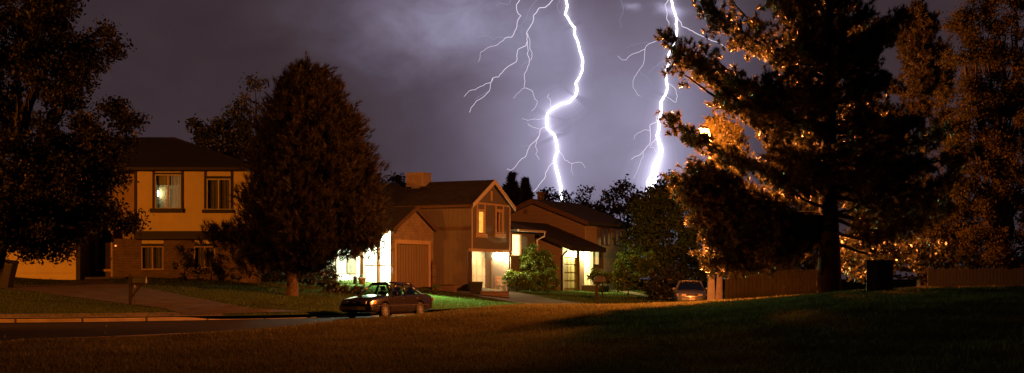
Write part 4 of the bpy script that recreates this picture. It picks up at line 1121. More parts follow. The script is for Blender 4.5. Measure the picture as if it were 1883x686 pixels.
# far wood closing the horizon: one mass
Xs = rng.uniform(-120, 120, 900); hz = 4.2 + 1.6 * np.sin(Xs * .17) + 1.2 * np.sin(Xs * .41 + 1) + rng.normal(size=900) * .3
cl = np.c_[Xs, 160 + rng.normal(size=900) * 3, 1 + rng.random(900) ** .7 * hz]
Vv, Ff = leaf_quads(clump_leaves(cl, 1.6, 26), .6); o = np_mesh('far_woods', Vv, Ff, M['leaf_dark']); tag(o, kind='stuff')

# ============================================================================
# grass
# ============================================================================
def in_poly(P, poly):
    x, y = P[:, 0], P[:, 1]; r = np.zeros(len(P), bool); m = len(poly); j = m - 1
    for i in range(m):
        xi, yi = poly[i]; xj, yj = poly[j]
        r ^= ((yi > y) != (yj > y)) & (x < (xj - xi) * (y - yi) / (yj - yi + 1e-12) + xi); j = i
    return r


def blades(name, P, z, hmin, hmax, w, mat):
    n = len(P); h = rng.uniform(hmin, hmax, n) * (.75 + .5 * (np.sin(P[:, 0] * 2.1) * np.sin(P[:, 1] * 1.7) * .5 + .5)); a = rng.uniform(0, 2 * math.pi, n); s = np.c_[np.cos(a), np.sin(a), np.zeros(n)] * (w * rng.uniform(.6, 1.3, n))[:, None]
    b = np.c_[P, z - .01]; tip = b + np.c_[rng.normal(size=(n, 2)) * (h * .45)[:, None], h]
    V = np.stack([b - s, b + s, tip], 1).reshape(-1, 3)
    return tag(np_mesh(name, V, np.arange(n * 3).reshape(-1, 3), M[mat]), kind='stuff')


NG = 330000
Yg = 17 + (62 - 17) * rng.random(NG) ** .8; U = rng.uniform(-.40, .40, NG); Pg = np.c_[U * Yg, Yg]
_, sd = sdist(Pg, NKs); dd, _ = sdist(Pg, NKs); Pg = Pg[(sd < 0) & (dd > .17)]
zz = np.concatenate([z_near(Pg[i:i + 20000]) for i in range(0, len(Pg), 20000)])
blades('lawn_grass', Pg, zz, .035, .11, .011, 'blade')
NG = 130000
Yg = 52 + 46 * rng.random(NG) ** 1.2; U = rng.uniform(-.38, .2, NG); Pg = np.c_[U * Yg, Yg]
dd, sd = sdist(Pg, FKs); Pg = Pg[(sd > 0) & (dd > .3)]
DR1 = [ghit(-70, 523), ghit(0, 531), ghit(100, 543), ghit(200, 556), ghit(300, 568), (-12.6, 55.4), (-8.6, 59.4), ghit(460, 568), ghit(360, 549), ghit(263, 530), ghit(215, 521), (-20.6, 70.9)]
DR2 = [ghit(790, 531), ghit(830, 538.5), ghit(900, 549), ghit(960, 559), ghit(1002, 566), ghit(1080, 559.5), ghit(1010, 550), ghit(950, 538), F2.world(-1.5, 3.5), F2.world(-5, -.1)]
DR3 = [ghit(1090, 531), ghit(1130, 536), ghit(1190, 547), ghit(1196, 545), ghit(1140, 533), ghit(1098, 529)]
keep = ~in_poly(Pg, DR1) & ~in_poly(Pg, DR2) & ~in_poly(Pg, DR3)
dk, _ = sdist(Pg, FKs); keep &= ~((dk < 1.28) & (Pg[:, 0] > -22) & (Pg[:, 0] < -9) & False)
Pg = Pg[keep]
blades('garden_grass', Pg, z_far(Pg), .04, .10, .016, 'blade_green')
drape('driveway', [F2.world(-4.9, -.1), ghit(790, 531), ghit(830, 538.5), ghit(900, 549), ghit(960, 559), ghit(1002, 566)], [F2.world(-1.4, 4.2), ghit(945, 536), ghit(970, 542), ghit(1010, 550), ghit(1045, 555), ghit(1080, 559.5)], M['concrete'], .03, k=14)
drape('garden_path', [ghit(1090, 531), ghit(1130, 536), ghit(1190, 547)], [ghit(1098, 529), ghit(1140, 533), ghit(1196, 545)], M['walk'], .03)

# dandelion clocks standing in the near lawn
DL = [(195, 600, 38), (193, 612, 34), (219, 629, 32), (254, 641, 30), (412, 682, 24.6), (263, 663, 27), (453, 624, 33), (1233, 639, 29), (231, 683, 24.5), (8, 626, 34.5), (620, 600, 42), (152, 664, 27)]
proto = None
for i, (px, py, Y) in enumerate(DL):
    X = (px - CX) / FPX * Y; gz = zn(X, Y)
    hgt = max(.10, min(.34, CAMZ + (HY - py) / FPX * Y - gz))
    d = thing('dandelion', '', 'dandelion', (X, Y, gz), rng.uniform(0, 6), 'dandelion clocks dotted over the dark lawn')
    d['label'] = 'pale dandelion seed head on a thin stalk in the dark lawn'
    mb = MB(); mb.tube([(0, 0, 0), (.01, .0, hgt * .5), (0, 0, hgt)], .004, 5); mb.build('stalk', M['blade'], d)
    V, F = needles(np.repeat(np.array([[0, 0, hgt]]), 1, 0), np.array([[0, 0, 1.]]), 140, .042, .006, (0, 3.1), 0.); np_mesh('seed_head', V, F, M['seed'], d)

# ============================================================================
# lightning: two bolts far behind the houses
# ============================================================================
def jag(P, amp, it=2):
    P = [Vector(p) for p in P]
    for _ in range(it):
        Q = [P[0]]
        for a, b in zip(P[:-1], P[1:]):
            d = (b - a); m = (a + b) / 2 + Vector((-d.z, 0, d.x)) * rng.normal() * amp; Q += [m, b]
        P = Q
    return P


DB = 1300.; KB = DB / FPX


def zpts(L, ox, oy, sc): return [(ox + x / sc, oy + y / sc) for x, y in L]


def channel(pts, r0, r1, amp=.09, it=2):
    W = jag([at(px, py, DB) for px, py in pts], amp, it); n_ = len(W); return W, list(np.linspace(r0 * KB, r1 * KB, n_))


def bolt(label, main, branches, halo):
    base = at(*main[-1], DB); root = thing('lightning_bolt', label, 'lightning', base)
    W, _ = channel(main[0:], 1, 1, .035, 2); rad = []
    ys = [p[3] if len(p) > 3 else None for p in main]
    for w in W:
        py = HY - (w.z - CAMZ) / DB * FPX; rad.append(np.interp(py, halo['y'], halo['r']) * KB * rng.uniform(.85, 1.15))
    L = [w - base for w in W]; mb = MB(); mb.tube(L, rad, 6); mb.build('channel', M['boltcore'], root, True)
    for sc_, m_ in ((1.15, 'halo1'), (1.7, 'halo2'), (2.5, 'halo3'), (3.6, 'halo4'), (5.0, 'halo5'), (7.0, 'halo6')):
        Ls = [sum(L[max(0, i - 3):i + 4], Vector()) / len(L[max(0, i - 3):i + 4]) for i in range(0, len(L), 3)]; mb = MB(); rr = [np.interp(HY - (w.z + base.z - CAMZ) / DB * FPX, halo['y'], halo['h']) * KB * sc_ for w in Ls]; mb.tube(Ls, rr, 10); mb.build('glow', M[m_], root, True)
    for (pts, r0, r1, m_) in branches:
        W, rad = channel(pts, r0 * .72, r1 * .7, .06, 2); mb = MB(); mb.tube([w - base for w in W], rad, 5); mb.build('branch', M[m_], root, True)
    return root


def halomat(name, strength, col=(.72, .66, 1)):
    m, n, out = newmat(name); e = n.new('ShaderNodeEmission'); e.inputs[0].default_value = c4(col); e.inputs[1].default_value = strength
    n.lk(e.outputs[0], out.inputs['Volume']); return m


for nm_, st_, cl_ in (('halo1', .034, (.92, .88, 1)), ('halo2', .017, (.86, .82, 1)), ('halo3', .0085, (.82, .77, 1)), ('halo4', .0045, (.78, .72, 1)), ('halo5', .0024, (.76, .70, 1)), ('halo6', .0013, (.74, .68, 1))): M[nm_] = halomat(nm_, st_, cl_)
z1 = lambda L: zpts(L, 840, 0, 3.432)
z2 = lambda L: zpts(L, 920, 160, 3.265)
z3 = lambda L: zpts(L, 1110, 0, 3.6125)
z4 = lambda L: zpts(L, 1130, 160, 3.118)
m1 = z1([(690, -200), (680, -90), (690, 0), (698, 35), (683, 90), (715, 140), (745, 175), (742, 215), (765, 270), (780, 330), (795, 380), (790, 450), (750, 525), (760, 570), (745, 610), (715, 640), (660, 655)]) + \
     z2([(350, 110), (310, 135), (283, 160), (280, 200), (283, 250), (325, 290), (340, 350), (345, 385), (325, 440), (335, 490), (350, 540), (365, 600), (362, 640), (375, 720), (370, 850)])
B, F_, C_ = 'boltmid', 'boltfaint', 'boltcore'
br1 = [
    (z1([(430, -120), (395, 0), (375, 35), (380, 70), (405, 100), (385, 130), (380, 165), (345, 235), (305, 240)]), .95, .8, B), (z1([(305, 240), (265, 275), (235, 290), (150, 330), (135, 390)]), .6, .3, B), (z1([(305, 240), (270, 232), (230, 250), (165, 228), (125, 232)]), .5, .3, F_),
    (z1([(700, -90), (605, 0), (560, 45), (520, 50), (485, 95), (480, 140), (440, 205), (445, 260), (435, 290), (385, 315), (375, 390), (305, 435), (265, 485), (230, 490), (210, 560), (170, 610), (90, 680), (80, 710)]), 1.15, .5, B),
    (z1([(230, 490), (215, 520), (150, 545), (75, 575), (45, 610)]), .7, .4, B), (z1([(210, 560), (160, 600), (115, 625)]), .35, .25, F_), (z1([(440, 205), (460, 255), (460, 300), (475, 330), (465, 380)]), .6, .6, B), (z1([(445, 260), (445, 340), (458, 385), (445, 430), (425, 465), (430, 510), (425, 555), (480, 580), (490, 620), (510, 640), (490, 685), (470, 700)]), .75, .4, B),
    (z1([(425, 555), (400, 575), (355, 620)]), .4, .3, B), (z1([(455, 390), (415, 405), (405, 430)]), .5, .3, F_), (z1([(540, -60), (505, 0), (465, 50), (440, 110), (405, 160), (410, 210), (420, 250), (415, 265)]), .45, .3, F_),
    (z1([(650, 0), (635, 60), (660, 85)]), .45, .3, F_), (z1([(350, -30), (340, 0), (320, 30), (270, 15), (250, 35)]), .5, .35, F_), (z1([(405, 160), (380, 162)]), .4, .3, F_), (z1([(795, 450), (830, 470), (858, 480)]), .3, .2, F_),
    (z2([(275, 185), (235, 195), (205, 192), (165, 200), (130, 190)]), .55, .3, B), (z2([(165, 200), (130, 240)]), .35, .25, F_), (z2([(165, 220), (210, 245), (235, 250)]), .45, .4, B), (z2([(278, 238), (240, 255), (235, 290), (205, 330), (180, 350), (150, 420), (110, 450), (65, 500), (40, 492)]), .9, .5, B),
    (z2([(235, 290), (210, 360), (222, 385), (212, 405), (235, 437)]), .65, .4, B), (z2([(180, 350), (120, 355)]), .4, .25, F_), (z2([(345, 380), (370, 405), (390, 440), (430, 460), (480, 452), (510, 485)]), .7, .35, B), (z2([(430, 460), (428, 495), (440, 530)]), .4, .25, B),
    (z2([(325, 445), (290, 480), (270, 520), (265, 550), (225, 600), (185, 665), (180, 720)]), .95, .6, B), (z2([(290, 480), (255, 530)]), .45, .3, F_), (z2([(312, 130), (300, 75), (283, 60), (290, 40)]), .6, .4, B), (z2([(420, 90), (425, 170), (438, 210), (408, 345)]), .35, .2, F_), (z2([(325, 285), (350, 272), (375, 270)]), .4, .25, B)]
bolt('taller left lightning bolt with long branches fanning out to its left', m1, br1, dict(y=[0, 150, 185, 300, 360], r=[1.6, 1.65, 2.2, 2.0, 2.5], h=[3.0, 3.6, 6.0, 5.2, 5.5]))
m2 = z3([(420, -160), (440, -40), (450, 0), (460, 50), (480, 110), (480, 160), (488, 190), (480, 260), (432, 360), (435, 410), (412, 460), (415, 530), (425, 580), (410, 630), (380, 680)]) + \
     z4([(268, 90), (268, 150), (255, 220), (245, 280), (262, 330), (268, 370), (250, 420), (230, 470), (225, 540), (210, 600), (205, 680), (200, 800)])
br2 = [
    (z3([(430, 0), (408, 30), (420, 80), (420, 130), (435, 160), (430, 190), (440, 240)]), 1.0, .7, B), (z3([(485, 115), (505, 140), (520, 175), (560, 190), (590, 205), (655, 240), (715, 270), (740, 275), (805, 310), (840, 340)]), 1.0, .8, B), (z3([(408, 30), (375, 75)]), .4, .25, F_),
    (z3([(430, 190), (380, 245), (345, 275), (305, 290), (275, 325), (270, 400), (240, 460), (205, 510), (195, 580), (245, 640)]), .75, .35, B), (z3([(275, 325), (235, 345), (175, 370), (150, 400), (125, 400), (95, 370)]), .6, .35, B), (z3([(305, 288), (250, 285), (180, 300), (145, 325)]), .25, .15, F_),
    (z3([(420, 400), (350, 440), (300, 480)]), .6, .35, F_), (z3([(425, 535), (465, 565), (490, 590), (520, 615)]), .5, .3, F_), (z3([(430, 555), (475, 590), (490, 640), (480, 680), (440, 655), (410, 640)]), .6, .6, B), (z3([(240, 475), (285, 510), (325, 580)]), .3, .2, F_),
    (z3([(110, -60), (115, 0), (130, 40), (125, 90), (105, 140), (118, 185)]), .35, .2, F_), (z4([(260, 150), (240, 200), (205, 215), (205, 260), (200, 330), (180, 350), (150, 385), (115, 400), (95, 415)]), 1.1, .5, B), (z4([(165, 375), (165, 400), (130, 480), (110, 525)]), .6, .3, B), (z4([(200, 345), (225, 345), (238, 375)]), .5, .4, B),
    (z4([(205, 250), (150, 258), (115, 280), (110, 300)]), .5, .3, B), (z4([(245, 280), (215, 320), (205, 340)]), 1.0, .7, B), (z4([(230, 470), (205, 510), (185, 560), (178, 600), (165, 680)]), 1.2, .7, C_)]
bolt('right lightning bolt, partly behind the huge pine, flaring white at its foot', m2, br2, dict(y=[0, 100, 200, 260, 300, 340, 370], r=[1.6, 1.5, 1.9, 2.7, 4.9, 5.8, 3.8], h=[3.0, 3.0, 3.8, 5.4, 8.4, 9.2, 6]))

# ============================================================================
# storm sky
# ============================================================================
w = bpy.data.worlds.new('World'); S.world = w; w.use_nodes = True; w.node_tree.nodes.clear(); n = N(w.node_tree)
tc = n.new('ShaderNodeTexCoord'); sp = n.new('ShaderNodeSeparateXYZ'); n.lk(tc.outputs['Generated'], sp.inputs[0])
yy = n.math('MAXIMUM', sp.outputs[1], .12); u = n.math('DIVIDE', sp.outputs[0], yy); v = n.math('DIVIDE', sp.outputs[2], yy)
front = n.new('ShaderNodeMapRange'); n.lk(sp.outputs[1], front.inputs[0]); front.inputs[1].default_value = -.1; front.inputs[2].default_value = .75; front.interpolation_type = 'SMOOTHSTEP'; front = front.outputs[0]


def pu(px): return (px - CX) / FPX
def pv(py): return (HY - py) / FPX


def gauss(px, py, sx, sy, uu=None, vv=None):
    a = n.math('DIVIDE', n.math('SUBTRACT', uu or u, pu(px)), sx / FPX); b = n.math('DIVIDE', n.math('SUBTRACT', vv or v, pv(py)), sy / FPX)
    return n.math('EXPONENT', n.math('MULTIPLY', n.math('ADD', n.math('MULTIPLY', a, a), n.math('MULTIPLY', b, b)), -1.0))


def add(*a):
    r = a[0]
    for x in a[1:]: r = n.math('ADD', r, x)
    return r


def mul(a, b): return n.math('MULTIPLY', a, b)


cv = n.new('ShaderNodeCombineXYZ'); n.lk(mul(u, 11.), cv.inputs[0]); n.lk(mul(v, 17.), cv.inputs[1])
nz = n.noise(cv.outputs[0], 1.0, 7, .56, .35)
cv2 = n.new('ShaderNodeCombineXYZ'); n.lk(mul(u, 34.), cv2.inputs[0]); n.lk(mul(v, 44.), cv2.inputs[1]); cv2.inputs[2].default_value = 3.3
nz2 = n.noise(cv2.outputs[0], 1.0, 6, .6, .5)
wob = n.math('SUBTRACT', nz, .5); uw = add(u, mul(wob, .05)); vw = add(v, mul(wob, .04))
glow = add(mul(gauss(1050, 200, 300, 300), .085), mul(gauss(1015, 225, 115, 165), .185), mul(gauss(1215, 290, 95, 130), .22), mul(gauss(1205, 120, 130, 170), .085), mul(gauss(1030, 320, 70, 90), .06))
base = add(glow, .034)
cl1 = mul(gauss(840, 35, 150, 75, uw, vw), n.math('MULTIPLY_ADD', nz2, .30, .05)); cl2 = mul(gauss(650, 20, 150, 60, uw, vw), n.math('MULTIPLY_ADD', nz, .05, -.01)); cl3 = mul(gauss(1010, 60, 60, 60, uw, vw), n.math('MULTIPLY_ADD', nz2, .10, .0))
cl4 = mul(gauss(1245, 6, 26, 10, uw, vw), mul(nz2, .9)); cl5 = mul(gauss(1165, 10, 14, 8, uw, vw), mul(nz2, .35))
tex = n.math('MULTIPLY_ADD', nz, .75, .62)
lum = n.math('MAXIMUM', add(mul(base, tex), cl1, cl2, cl3, cl4, cl5), .004)
# cooler near the strokes, duller mauve on the far left
tint = n.ramp(n.math('MULTIPLY_ADD', lum, 4.0, 0), [(0, (1.28, .80, .95)), (.16, (1.22, .80, .98)), (.30, (1.05, .81, 1.15)), (1, (.94, .84, 1.24))])
colr = n.new('ShaderNodeVectorMath', operation='SCALE'); n.lk(tint, colr.inputs[0]); n.lk(n.math('MULTIPLY', lum, n.math('MULTIPLY_ADD', front, .97, .03)), colr.inputs[3])
bg = n.new('ShaderNodeBackground'); n.lk(colr.outputs[0], bg.inputs[0]); bg.inputs[1].default_value = 1.0
wo = n.new('ShaderNodeOutputWorld'); n.lk(bg.outputs[0], wo.inputs[0])
# ============================================================================
# street lamps
# ============================================================================
SODIUM = (1, .25, .012)


def street_lamp(label, x, y, gz, h, arm, watts, pole_m='woodpole', r=.145, aim=None):
    root = thing('street_lamp', label, 'street lamp', (x, y, gz))
    mb = MB(); mb.tube([(0, 0, -.5), (0, 0, h * .5), (0, 0, h + .0)], [r * 1.1, r * .95, r * .8], 12); mb.build('pole', M[pole_m], root, True)
    ax, ay = arm; mb = MB(); mb.tube([(0, 0, h - .5), (ax * .35, ay * .35, h + .05), (ax * .8, ay * .8, h + .22), (ax, ay, h + .22)], .035, 8); mb.build('arm', M['metal_grey'], root, True)
    d = Vector((ax, ay, 0)).normalized(); s = Vector((-d.y, d.x, 0)); c = Vector((ax, ay, h + .2)); mb = MB()
    prof = [(-.1, .05, .05), (.05, .12, .10), (.35, .17, .12), (.6, .14, .09), (.72, .05, .04)]; vs = []; fs = []
    for t, w_, hh in prof:
        for k in range(10):
            a = 2 * math.pi * k / 10; vs.append(c + d * t + s * w_ * math.cos(a) + Vector((0, 0, hh * max(-.25, math.sin(a)))))
    for i in range(4):
        for k in range(10): fs.append((i * 10 + k, i * 10 + (k + 1) % 10, (i + 1) * 10 + (k + 1) % 10, (i + 1) * 10 + k))
    fs += [tuple(range(10)), tuple(range(40, 50))[::-1]]; mb.add(vs, fs); hd = mb.build('lamp_head', M['metal_grey'], root, True)
    lc = c + d * .36 + Vector((0, 0, -.07)); mb = MB(); mb.lathe([(.13, .02), (.14, -.03), (.10, -.11), (.03, -.14)], 14, lc); mb.build('lens', M['bulb_sodium'], hd, True)
    if aim is None: lamp_light('lamp_light', lc + Vector((0, 0, -.2)), (1, .255, .045), watts, .14, root)
    else: lamp_light('lamp_light', lc + Vector((0, 0, -.2)), SODIUM, watts, .14, root, R(104), Vector((aim[0] - x, aim[1] - y, aim[2] - gz - h)).to_track_quat('-Z', 'Y').to_euler())
    return root


lx_, ly_ = 7.98, 57.; lz_ = zn(lx_, ly_); lh = at(1308, 250, 57).z - lz_
street_lamp('tall wooden pole street lamp glaring through the pine, speed sign on it', lx_, ly_, lz_, lh, (-.25, -.5), 34000)
street_lamp('street lamp on a wooden pole by the road past the left edge', -34.5, 37., zn(-34.5, 37.), 8.2, (.3, 1.3), 33000, aim=(-15, 70, 3))

# speed sign on the pole
sc_ = at(1304.8, 453, 56.8); sg = thing('speed_sign', 'pale rectangular speed limit sign fixed to the lamp pole', 'sign', (sc_.x, 56.8, sc_.z))
mb = MB(); sw_, sh_ = .27, .39
pl = MB(); pl.box(-sw_, sw_, -.006, .0, -sh_, sh_); plate = pl.build('sign_plate', M['signwhite'], sg)
mb = MB()
for q in ((-sw_ + .02, sw_ - .02, -sh_ + .02, -sh_ + .035), (-sw_ + .02, sw_ - .02, sh_ - .035, sh_ - .02), (-sw_ + .02, -sw_ + .035, -sh_ + .035, sh_ - .035), (sw_ - .035, sw_ - .02, -sh_ + .035, sh_ - .035)): mb.box(q[0], q[1], -.0105, -.0085, q[2], q[3])
mb.build('border', M['signblack'], plate)
dg = bpy.context.evaluated_depsgraph_get
for txt, zz, sz in (('SPEED', .185, .172), ('LIMIT', .01, .172), ('25', -.30, .37)):
    cu = bpy.data.curves.new('lettering', 'FONT'); cu.body = txt; cu.size = sz; cu.align_x = 'CENTER'; cu.offset = .008
    to = bpy.data.objects.new('tmp_text', cu); COL.objects.link(to); bpy.context.view_layer.update()
    me = bpy.data.meshes.new_from_object(to.evaluated_get(dg())); bpy.data.objects.remove(to)
    o = link('lettering', me, None, plate); me.materials.clear(); me.materials.append(M['signblack']); o.rotation_euler = (R(90), 0, 0); o.location = (0, -.0095, zz)
mb = MB()
for zz in (-.3, .3): mb.box(-.16, .16, .004, .03, zz - .02, zz + .02)
mb.build('bracket', M['metal_grey'], sg)


# ============================================================================
# cars
# ============================================================================
def bool_cut(obj, cutter):
    m = obj.modifiers.new('cut', 'BOOLEAN'); m.object = cutter; m.operation = 'DIFFERENCE'; m.solver = 'EXACT'
    bpy.context.view_layer.update(); me = bpy.data.meshes.new_from_object(obj.evaluated_get(bpy.context.evaluated_depsgraph_get()))
    obj.modifiers.clear(); obj.data = me; bpy.data.objects.remove(cutter)


def sedan(label, loc, rz, paint, glass, hs=1.0, wide=1.0):
    root = thing('parked_car', label, 'car', loc, rz)
    st = [(-2.33, .66, .40, .78), (-2.28, .77, .30, .90), (-2.0, .82, .25, .945), (-1.55, .845, .22, .965), (-1.0, .85, .2, .95), (0, .855, .2, .925), (.95, .85, .2, .92), (1.35, .845, .21, .87), (1.8, .825, .23, .81), (2.12, .79, .25, .755), (2.27, .74, .28, .70), (2.33, .64, .34, .62)]
    ring = []; vs = []
    for x, w_, zb_, zt_ in st:
        h = [(0, zb_), (.86 * w_, zb_), (.965 * w_, zb_ + .07), (.995 * w_, zb_ + .2), (1.0 * w_, (zb_ + zt_) / 2 + .02), (.975 * w_, zt_ - .13), (.93 * w_, zt_ - .035), (.84 * w_, zt_), (.4 * w_, zt_ + .018), (0, zt_ + .022)]
        full = h + [(-y, z) for y, z in h[-2:0:-1]]; vs += [(x, y * wide, z) for y, z in full]
    m = 18; fs = []
    for i in range(len(st) - 1):
        for k in range(m): fs.append((i * m + k, i * m + (k + 1) % m, (i + 1) * m + (k + 1) % m, (i + 1) * m + k))
    fs += [tuple(range(m))[::-1], tuple(range((len(st) - 1) * m, len(st) * m))]
    mb = MB(); mb.add([(x, y, z * hs) for x, y, z in vs], fs); body = mb.build('body', M[paint], root, True)
    bm_fix = body.data; import bmesh; b = bmesh.new(); b.from_mesh(bm_fix); bmesh.ops.recalc_face_normals(b, faces=b.faces); b.to_mesh(bm_fix); b.free()
    cut = MB(); xf, xr_, wr = 1.38, -1.24, .315
    for x in (xf, xr_):
        for s in (-1, 1): cut.tube([(x, s * .5 * wide, wr), (x, s * 1.0 * wide, wr)], .385, 28)
    c = cut.build('cutter'); b = bmesh.new(); b.from_mesh(c.data); bmesh.ops.recalc_face_normals(b, faces=b.faces); b.to_mesh(c.data); b.free()
    c.parent = root; bool_cut(body, c)
    body.data.polygons.foreach_set('use_smooth', [True] * len(body.data.polygons)); body.data.set_sharp_from_angle(angle=R(38))
    # greenhouse
    zb_, zr_ = .925 * hs, 1.385 * hs; wb, wr_ = .745 * wide, .575 * wide
    fb, rb, ft, rt = 1.02, -1.60, .22, -.88; xb = -.22
    P_ = lambda x, w_, z, s: Vector((x, s * w_, z))
    mb = MB()
    for s in (-1, 1):
        mb.tube([P_(fb, wb, zb_ - .03, s), P_(ft + .28, wr_ + .08, zr_ - .18, s), P_(ft, wr_, zr_ - .01, s)], [.045, .042, .05], 8)
        mb.tube([P_(xb, wb + .015, zb_ - .03, s), P_(xb - .05, wr_ + .005, zr_ - .01, s)], [.055, .045], 8)
        mb.prism([P_(rb - .12, wb - .03, zb_ - .03, s), P_(rb + .28, wb + .0, zb_ - .03, s), P_(rt + .10, wr_ + .01, zr_ - .02, s), P_(rt - .12, wr_ - .01, zr_ - .02, s)], (0, -s * .04, 0))
        mb.tube([P_(ft, wr_, zr_ - .01, s), P_((ft + rt) / 2, wr_ + .015, zr_ + .0, s), P_(rt, wr_, zr_ - .01, s)], .055, 8)
    mb.build('pillar', M[paint], root, True)
    g = 7; V = []; F = []
    for i in range(g + 1):
        for k in range(g + 1):
            a, c_ = i / g, k / g * 2 - 1; x = ft + .03 + (rt - ft - .06) * a; V.append((x, c_ * (wr_ + .0), zr_ + .005 + .045 * (1 - c_ * c_) * (1 - (2 * a - 1) ** 2 * .7)))
    for i in range(g):
        for k in range(g): F.append((i * (g + 1) + k, (i + 1) * (g + 1) + k, (i + 1) * (g + 1) + k + 1, i * (g + 1) + k + 1))
    ro = np_mesh('roof_panel', V, F, M[paint], root, True); sm = ro.modifiers.new('solid', 'SOLIDIFY'); sm.thickness = .05; sm.offset = -1
    def pane(nm, q):
        mb = MB(); mb.add(q, [(0, 1, 2, 3)]); return mb.build(nm, M[glass], root)
    pane('windscreen', [P_(fb, wb - .02, zb_, 1), P_(fb, wb - .02, zb_, -1), P_(ft, wr_ - .02, zr_ - .01, -1), P_(ft, wr_ - .02, zr_ - .01, 1)])
    pane('rear_window', [P_(rb - .03, wb - .05, zb_, 1), P_(rb - .03, wb - .05, zb_, -1), P_(rt, wr_ - .02, zr_ - .01, -1), P_(rt, wr_ - .02, zr_ - .01, 1)])
    for s in (-1, 1):
        pane('side_window', [P_(fb - .05, wb, zb_, s), P_(xb + .03, wb + .01, zb_, s), P_(xb - .02, wr_, zr_ - .02, s), P_(ft - .02, wr_, zr_ - .02, s)])
        pane('side_window', [P_(xb - .04, wb + .01, zb_, s), P_(rb + .25, wb, zb_, s), P_(rt + .08, wr_, zr_ - .02, s), P_(xb - .09, wr_, zr_ - .02, s)])
        # door shut lines, rub strip, handles, mirror
        dr = MB(); z0_, z1_ = .27 * hs, .89 * hs
        for x in (.98, xb, -1.05):
            dr.box(x - .006, x + .006, s * .842 * wide, s * .8565 * wide, z0_ + (.15 if x == -1.05 else 0), z1_)
        dr.build('door_seam', M['black'], root)
        mb = MB(); mb.box(-1.9, 2.0, s * .83 * wide, s * .861 * wide, .505 * hs, .54 * hs); mb.build('rub_strip', M['bumper'], root, bevel=.01)
        for x in (.05, -.98): mb = MB(); mb.box(x - .1, x + .08, s * .83 * wide, s * .872 * wide, .775 * hs, .805 * hs); mb.build('door_handle', M['chrome'], root, bevel=.008)
        mb = MB(); mb.lathe([(.02, -.07), (.09, -.06), (.1, 0), (.09, .06), (.02, .07)], 12); mi = mb.build('mirror', M[paint], root, True); mi.location = (.72, s * .90 * wide, .99 * hs); mi.scale = (.55, 1, .95)
        mb = MB(); mb.box(.68, .74, s * .76 * wide, s * .86 * wide, .95 * hs, .99 * hs); mb.build('mirror_arm', M['black'], mi.parent)
        # lamps
        mb = MB(); mb.prism([(2.225, s * .32, .595 * hs), (2.365, s * .32, .60 * hs), (2.335, s * .32, .70 * hs), (2.18, s * .32, .705 * hs)], (0, s * .24, 0)); mb.build('headlight', M['lens_clear'], root)
        mb = MB(); mb.prism([(2.27, s * .575, .595 * hs), (2.15, s * .76, .60 * hs), (2.05, s * .80, .60 * hs), (2.02, s * .80, .705 * hs), (2.12, s * .75, .705 * hs), (2.225, s * .575, .705 * hs)], (0, 0, .001)); mb.v = mb.v[:6]; mb.f = []
        q = [(2.285, s * .575, .595 * hs), (2.13, s * .785, .60 * hs), (2.02, s * .825, .60 * hs)]; q2 = [(2.24, s * .575, .70 * hs), (2.10, s * .78, .70 * hs), (2.0, s * .82, .70 * hs)]; qi = [(1.95, s * .55, .60 * hs), (1.95, s * .55, .70 * hs)]
        mb = MB(); mb.add(q + q2 + qi, [(0, 1, 4, 3), (1, 2, 5, 4), (0, 3, 7, 6), (2, 6, 7, 5), (0, 6, 2, 1), (3, 4, 5, 7)]); mb.build('turn_signal', M['lens_amber'], root)
        mb = MB(); mb.box(-2.34, -2.2, s * .42, s * .8 * wide, .66 * hs, .80 * hs); mb.build('tail_light', M['lens_red'], root, bevel=.015)
        for x in (xf, xr_):
            wl = thing('wheel', None, None); wl.parent = root; wl.location = (x, s * .77 * wide, wr); wl.rotation_euler = (R(90) * -s, 0, 0)
            mb = MB(); mb.lathe([(.2, -.09), (.29, -.09), (.315, -.05), (.315, .05), (.29, .09), (.205, .09), (.2, .05)], 32); mb.build('tyre', M['rubber'], wl, True)
            mb = MB(); mb.lathe([(.2, .02), (.205, .075), (.195, .085), (.18, .05), (.05, .04)], 28); mb.lathe([(.05, .03), (.05, .075), (.01, .08)], 16)
            for k in range(8):
                a = 2 * math.pi * k / 8; d_ = Vector((math.cos(a), math.sin(a), 0)); e = Vector((-d_.y, d_.x, 0)); mb.prism([d_ * .04 + e * .022 + Vector((0, 0, .055)), d_ * .04 - e * .022 + Vector((0, 0, .055)), d_ * .19 - e * .03 + Vector((0, 0, .06)), d_ * .19 + e * .03 + Vector((0, 0, .06))], (0, 0, .018))
            mb.build('rim', M['alloy'], wl)
    mb = MB(); mb.box(2.2, 2.34, -.32, .32, .61 * hs, .69 * hs)
    mb.build('grille', M['black'], root)
    mb = MB(); mb.box(2.335, 2.35, -.09, .09, .64 * hs, .66 * hs); mb.build('grille_bar', M['chrome'], root)
    for x0_, x1_, nm in ((2.12, 2.42, 'front_bumper'), (-2.42, -2.15, 'rear_bumper')):
        mb = MB(); y_ = .80 * wide; sx = 1 if x0_ > 0 else -1; xi = x0_ if sx > 0 else x1_; xo = x1_ if sx > 0 else x0_
        poly = [(xi, -y_, .33 * hs), (xo - sx * .14, -y_ * .97, .33 * hs), (xo - sx * .03, -y_ * .7, .33 * hs), (xo, 0, .33 * hs), (xo - sx * .03, y_ * .7, .33 * hs), (xo - sx * .14, y_ * .97, .33 * hs), (xi, y_, .33 * hs)]
        mb.prism(poly, (0, 0, .2 * hs)); bo = mb.build(nm, M[paint], root, bevel=.03)
        if sx > 0: p = MB(); p.box(xo, xo + .012, -.16, .16, .37 * hs, .50 * hs); p.build('number_plate', M['plate'], bo)
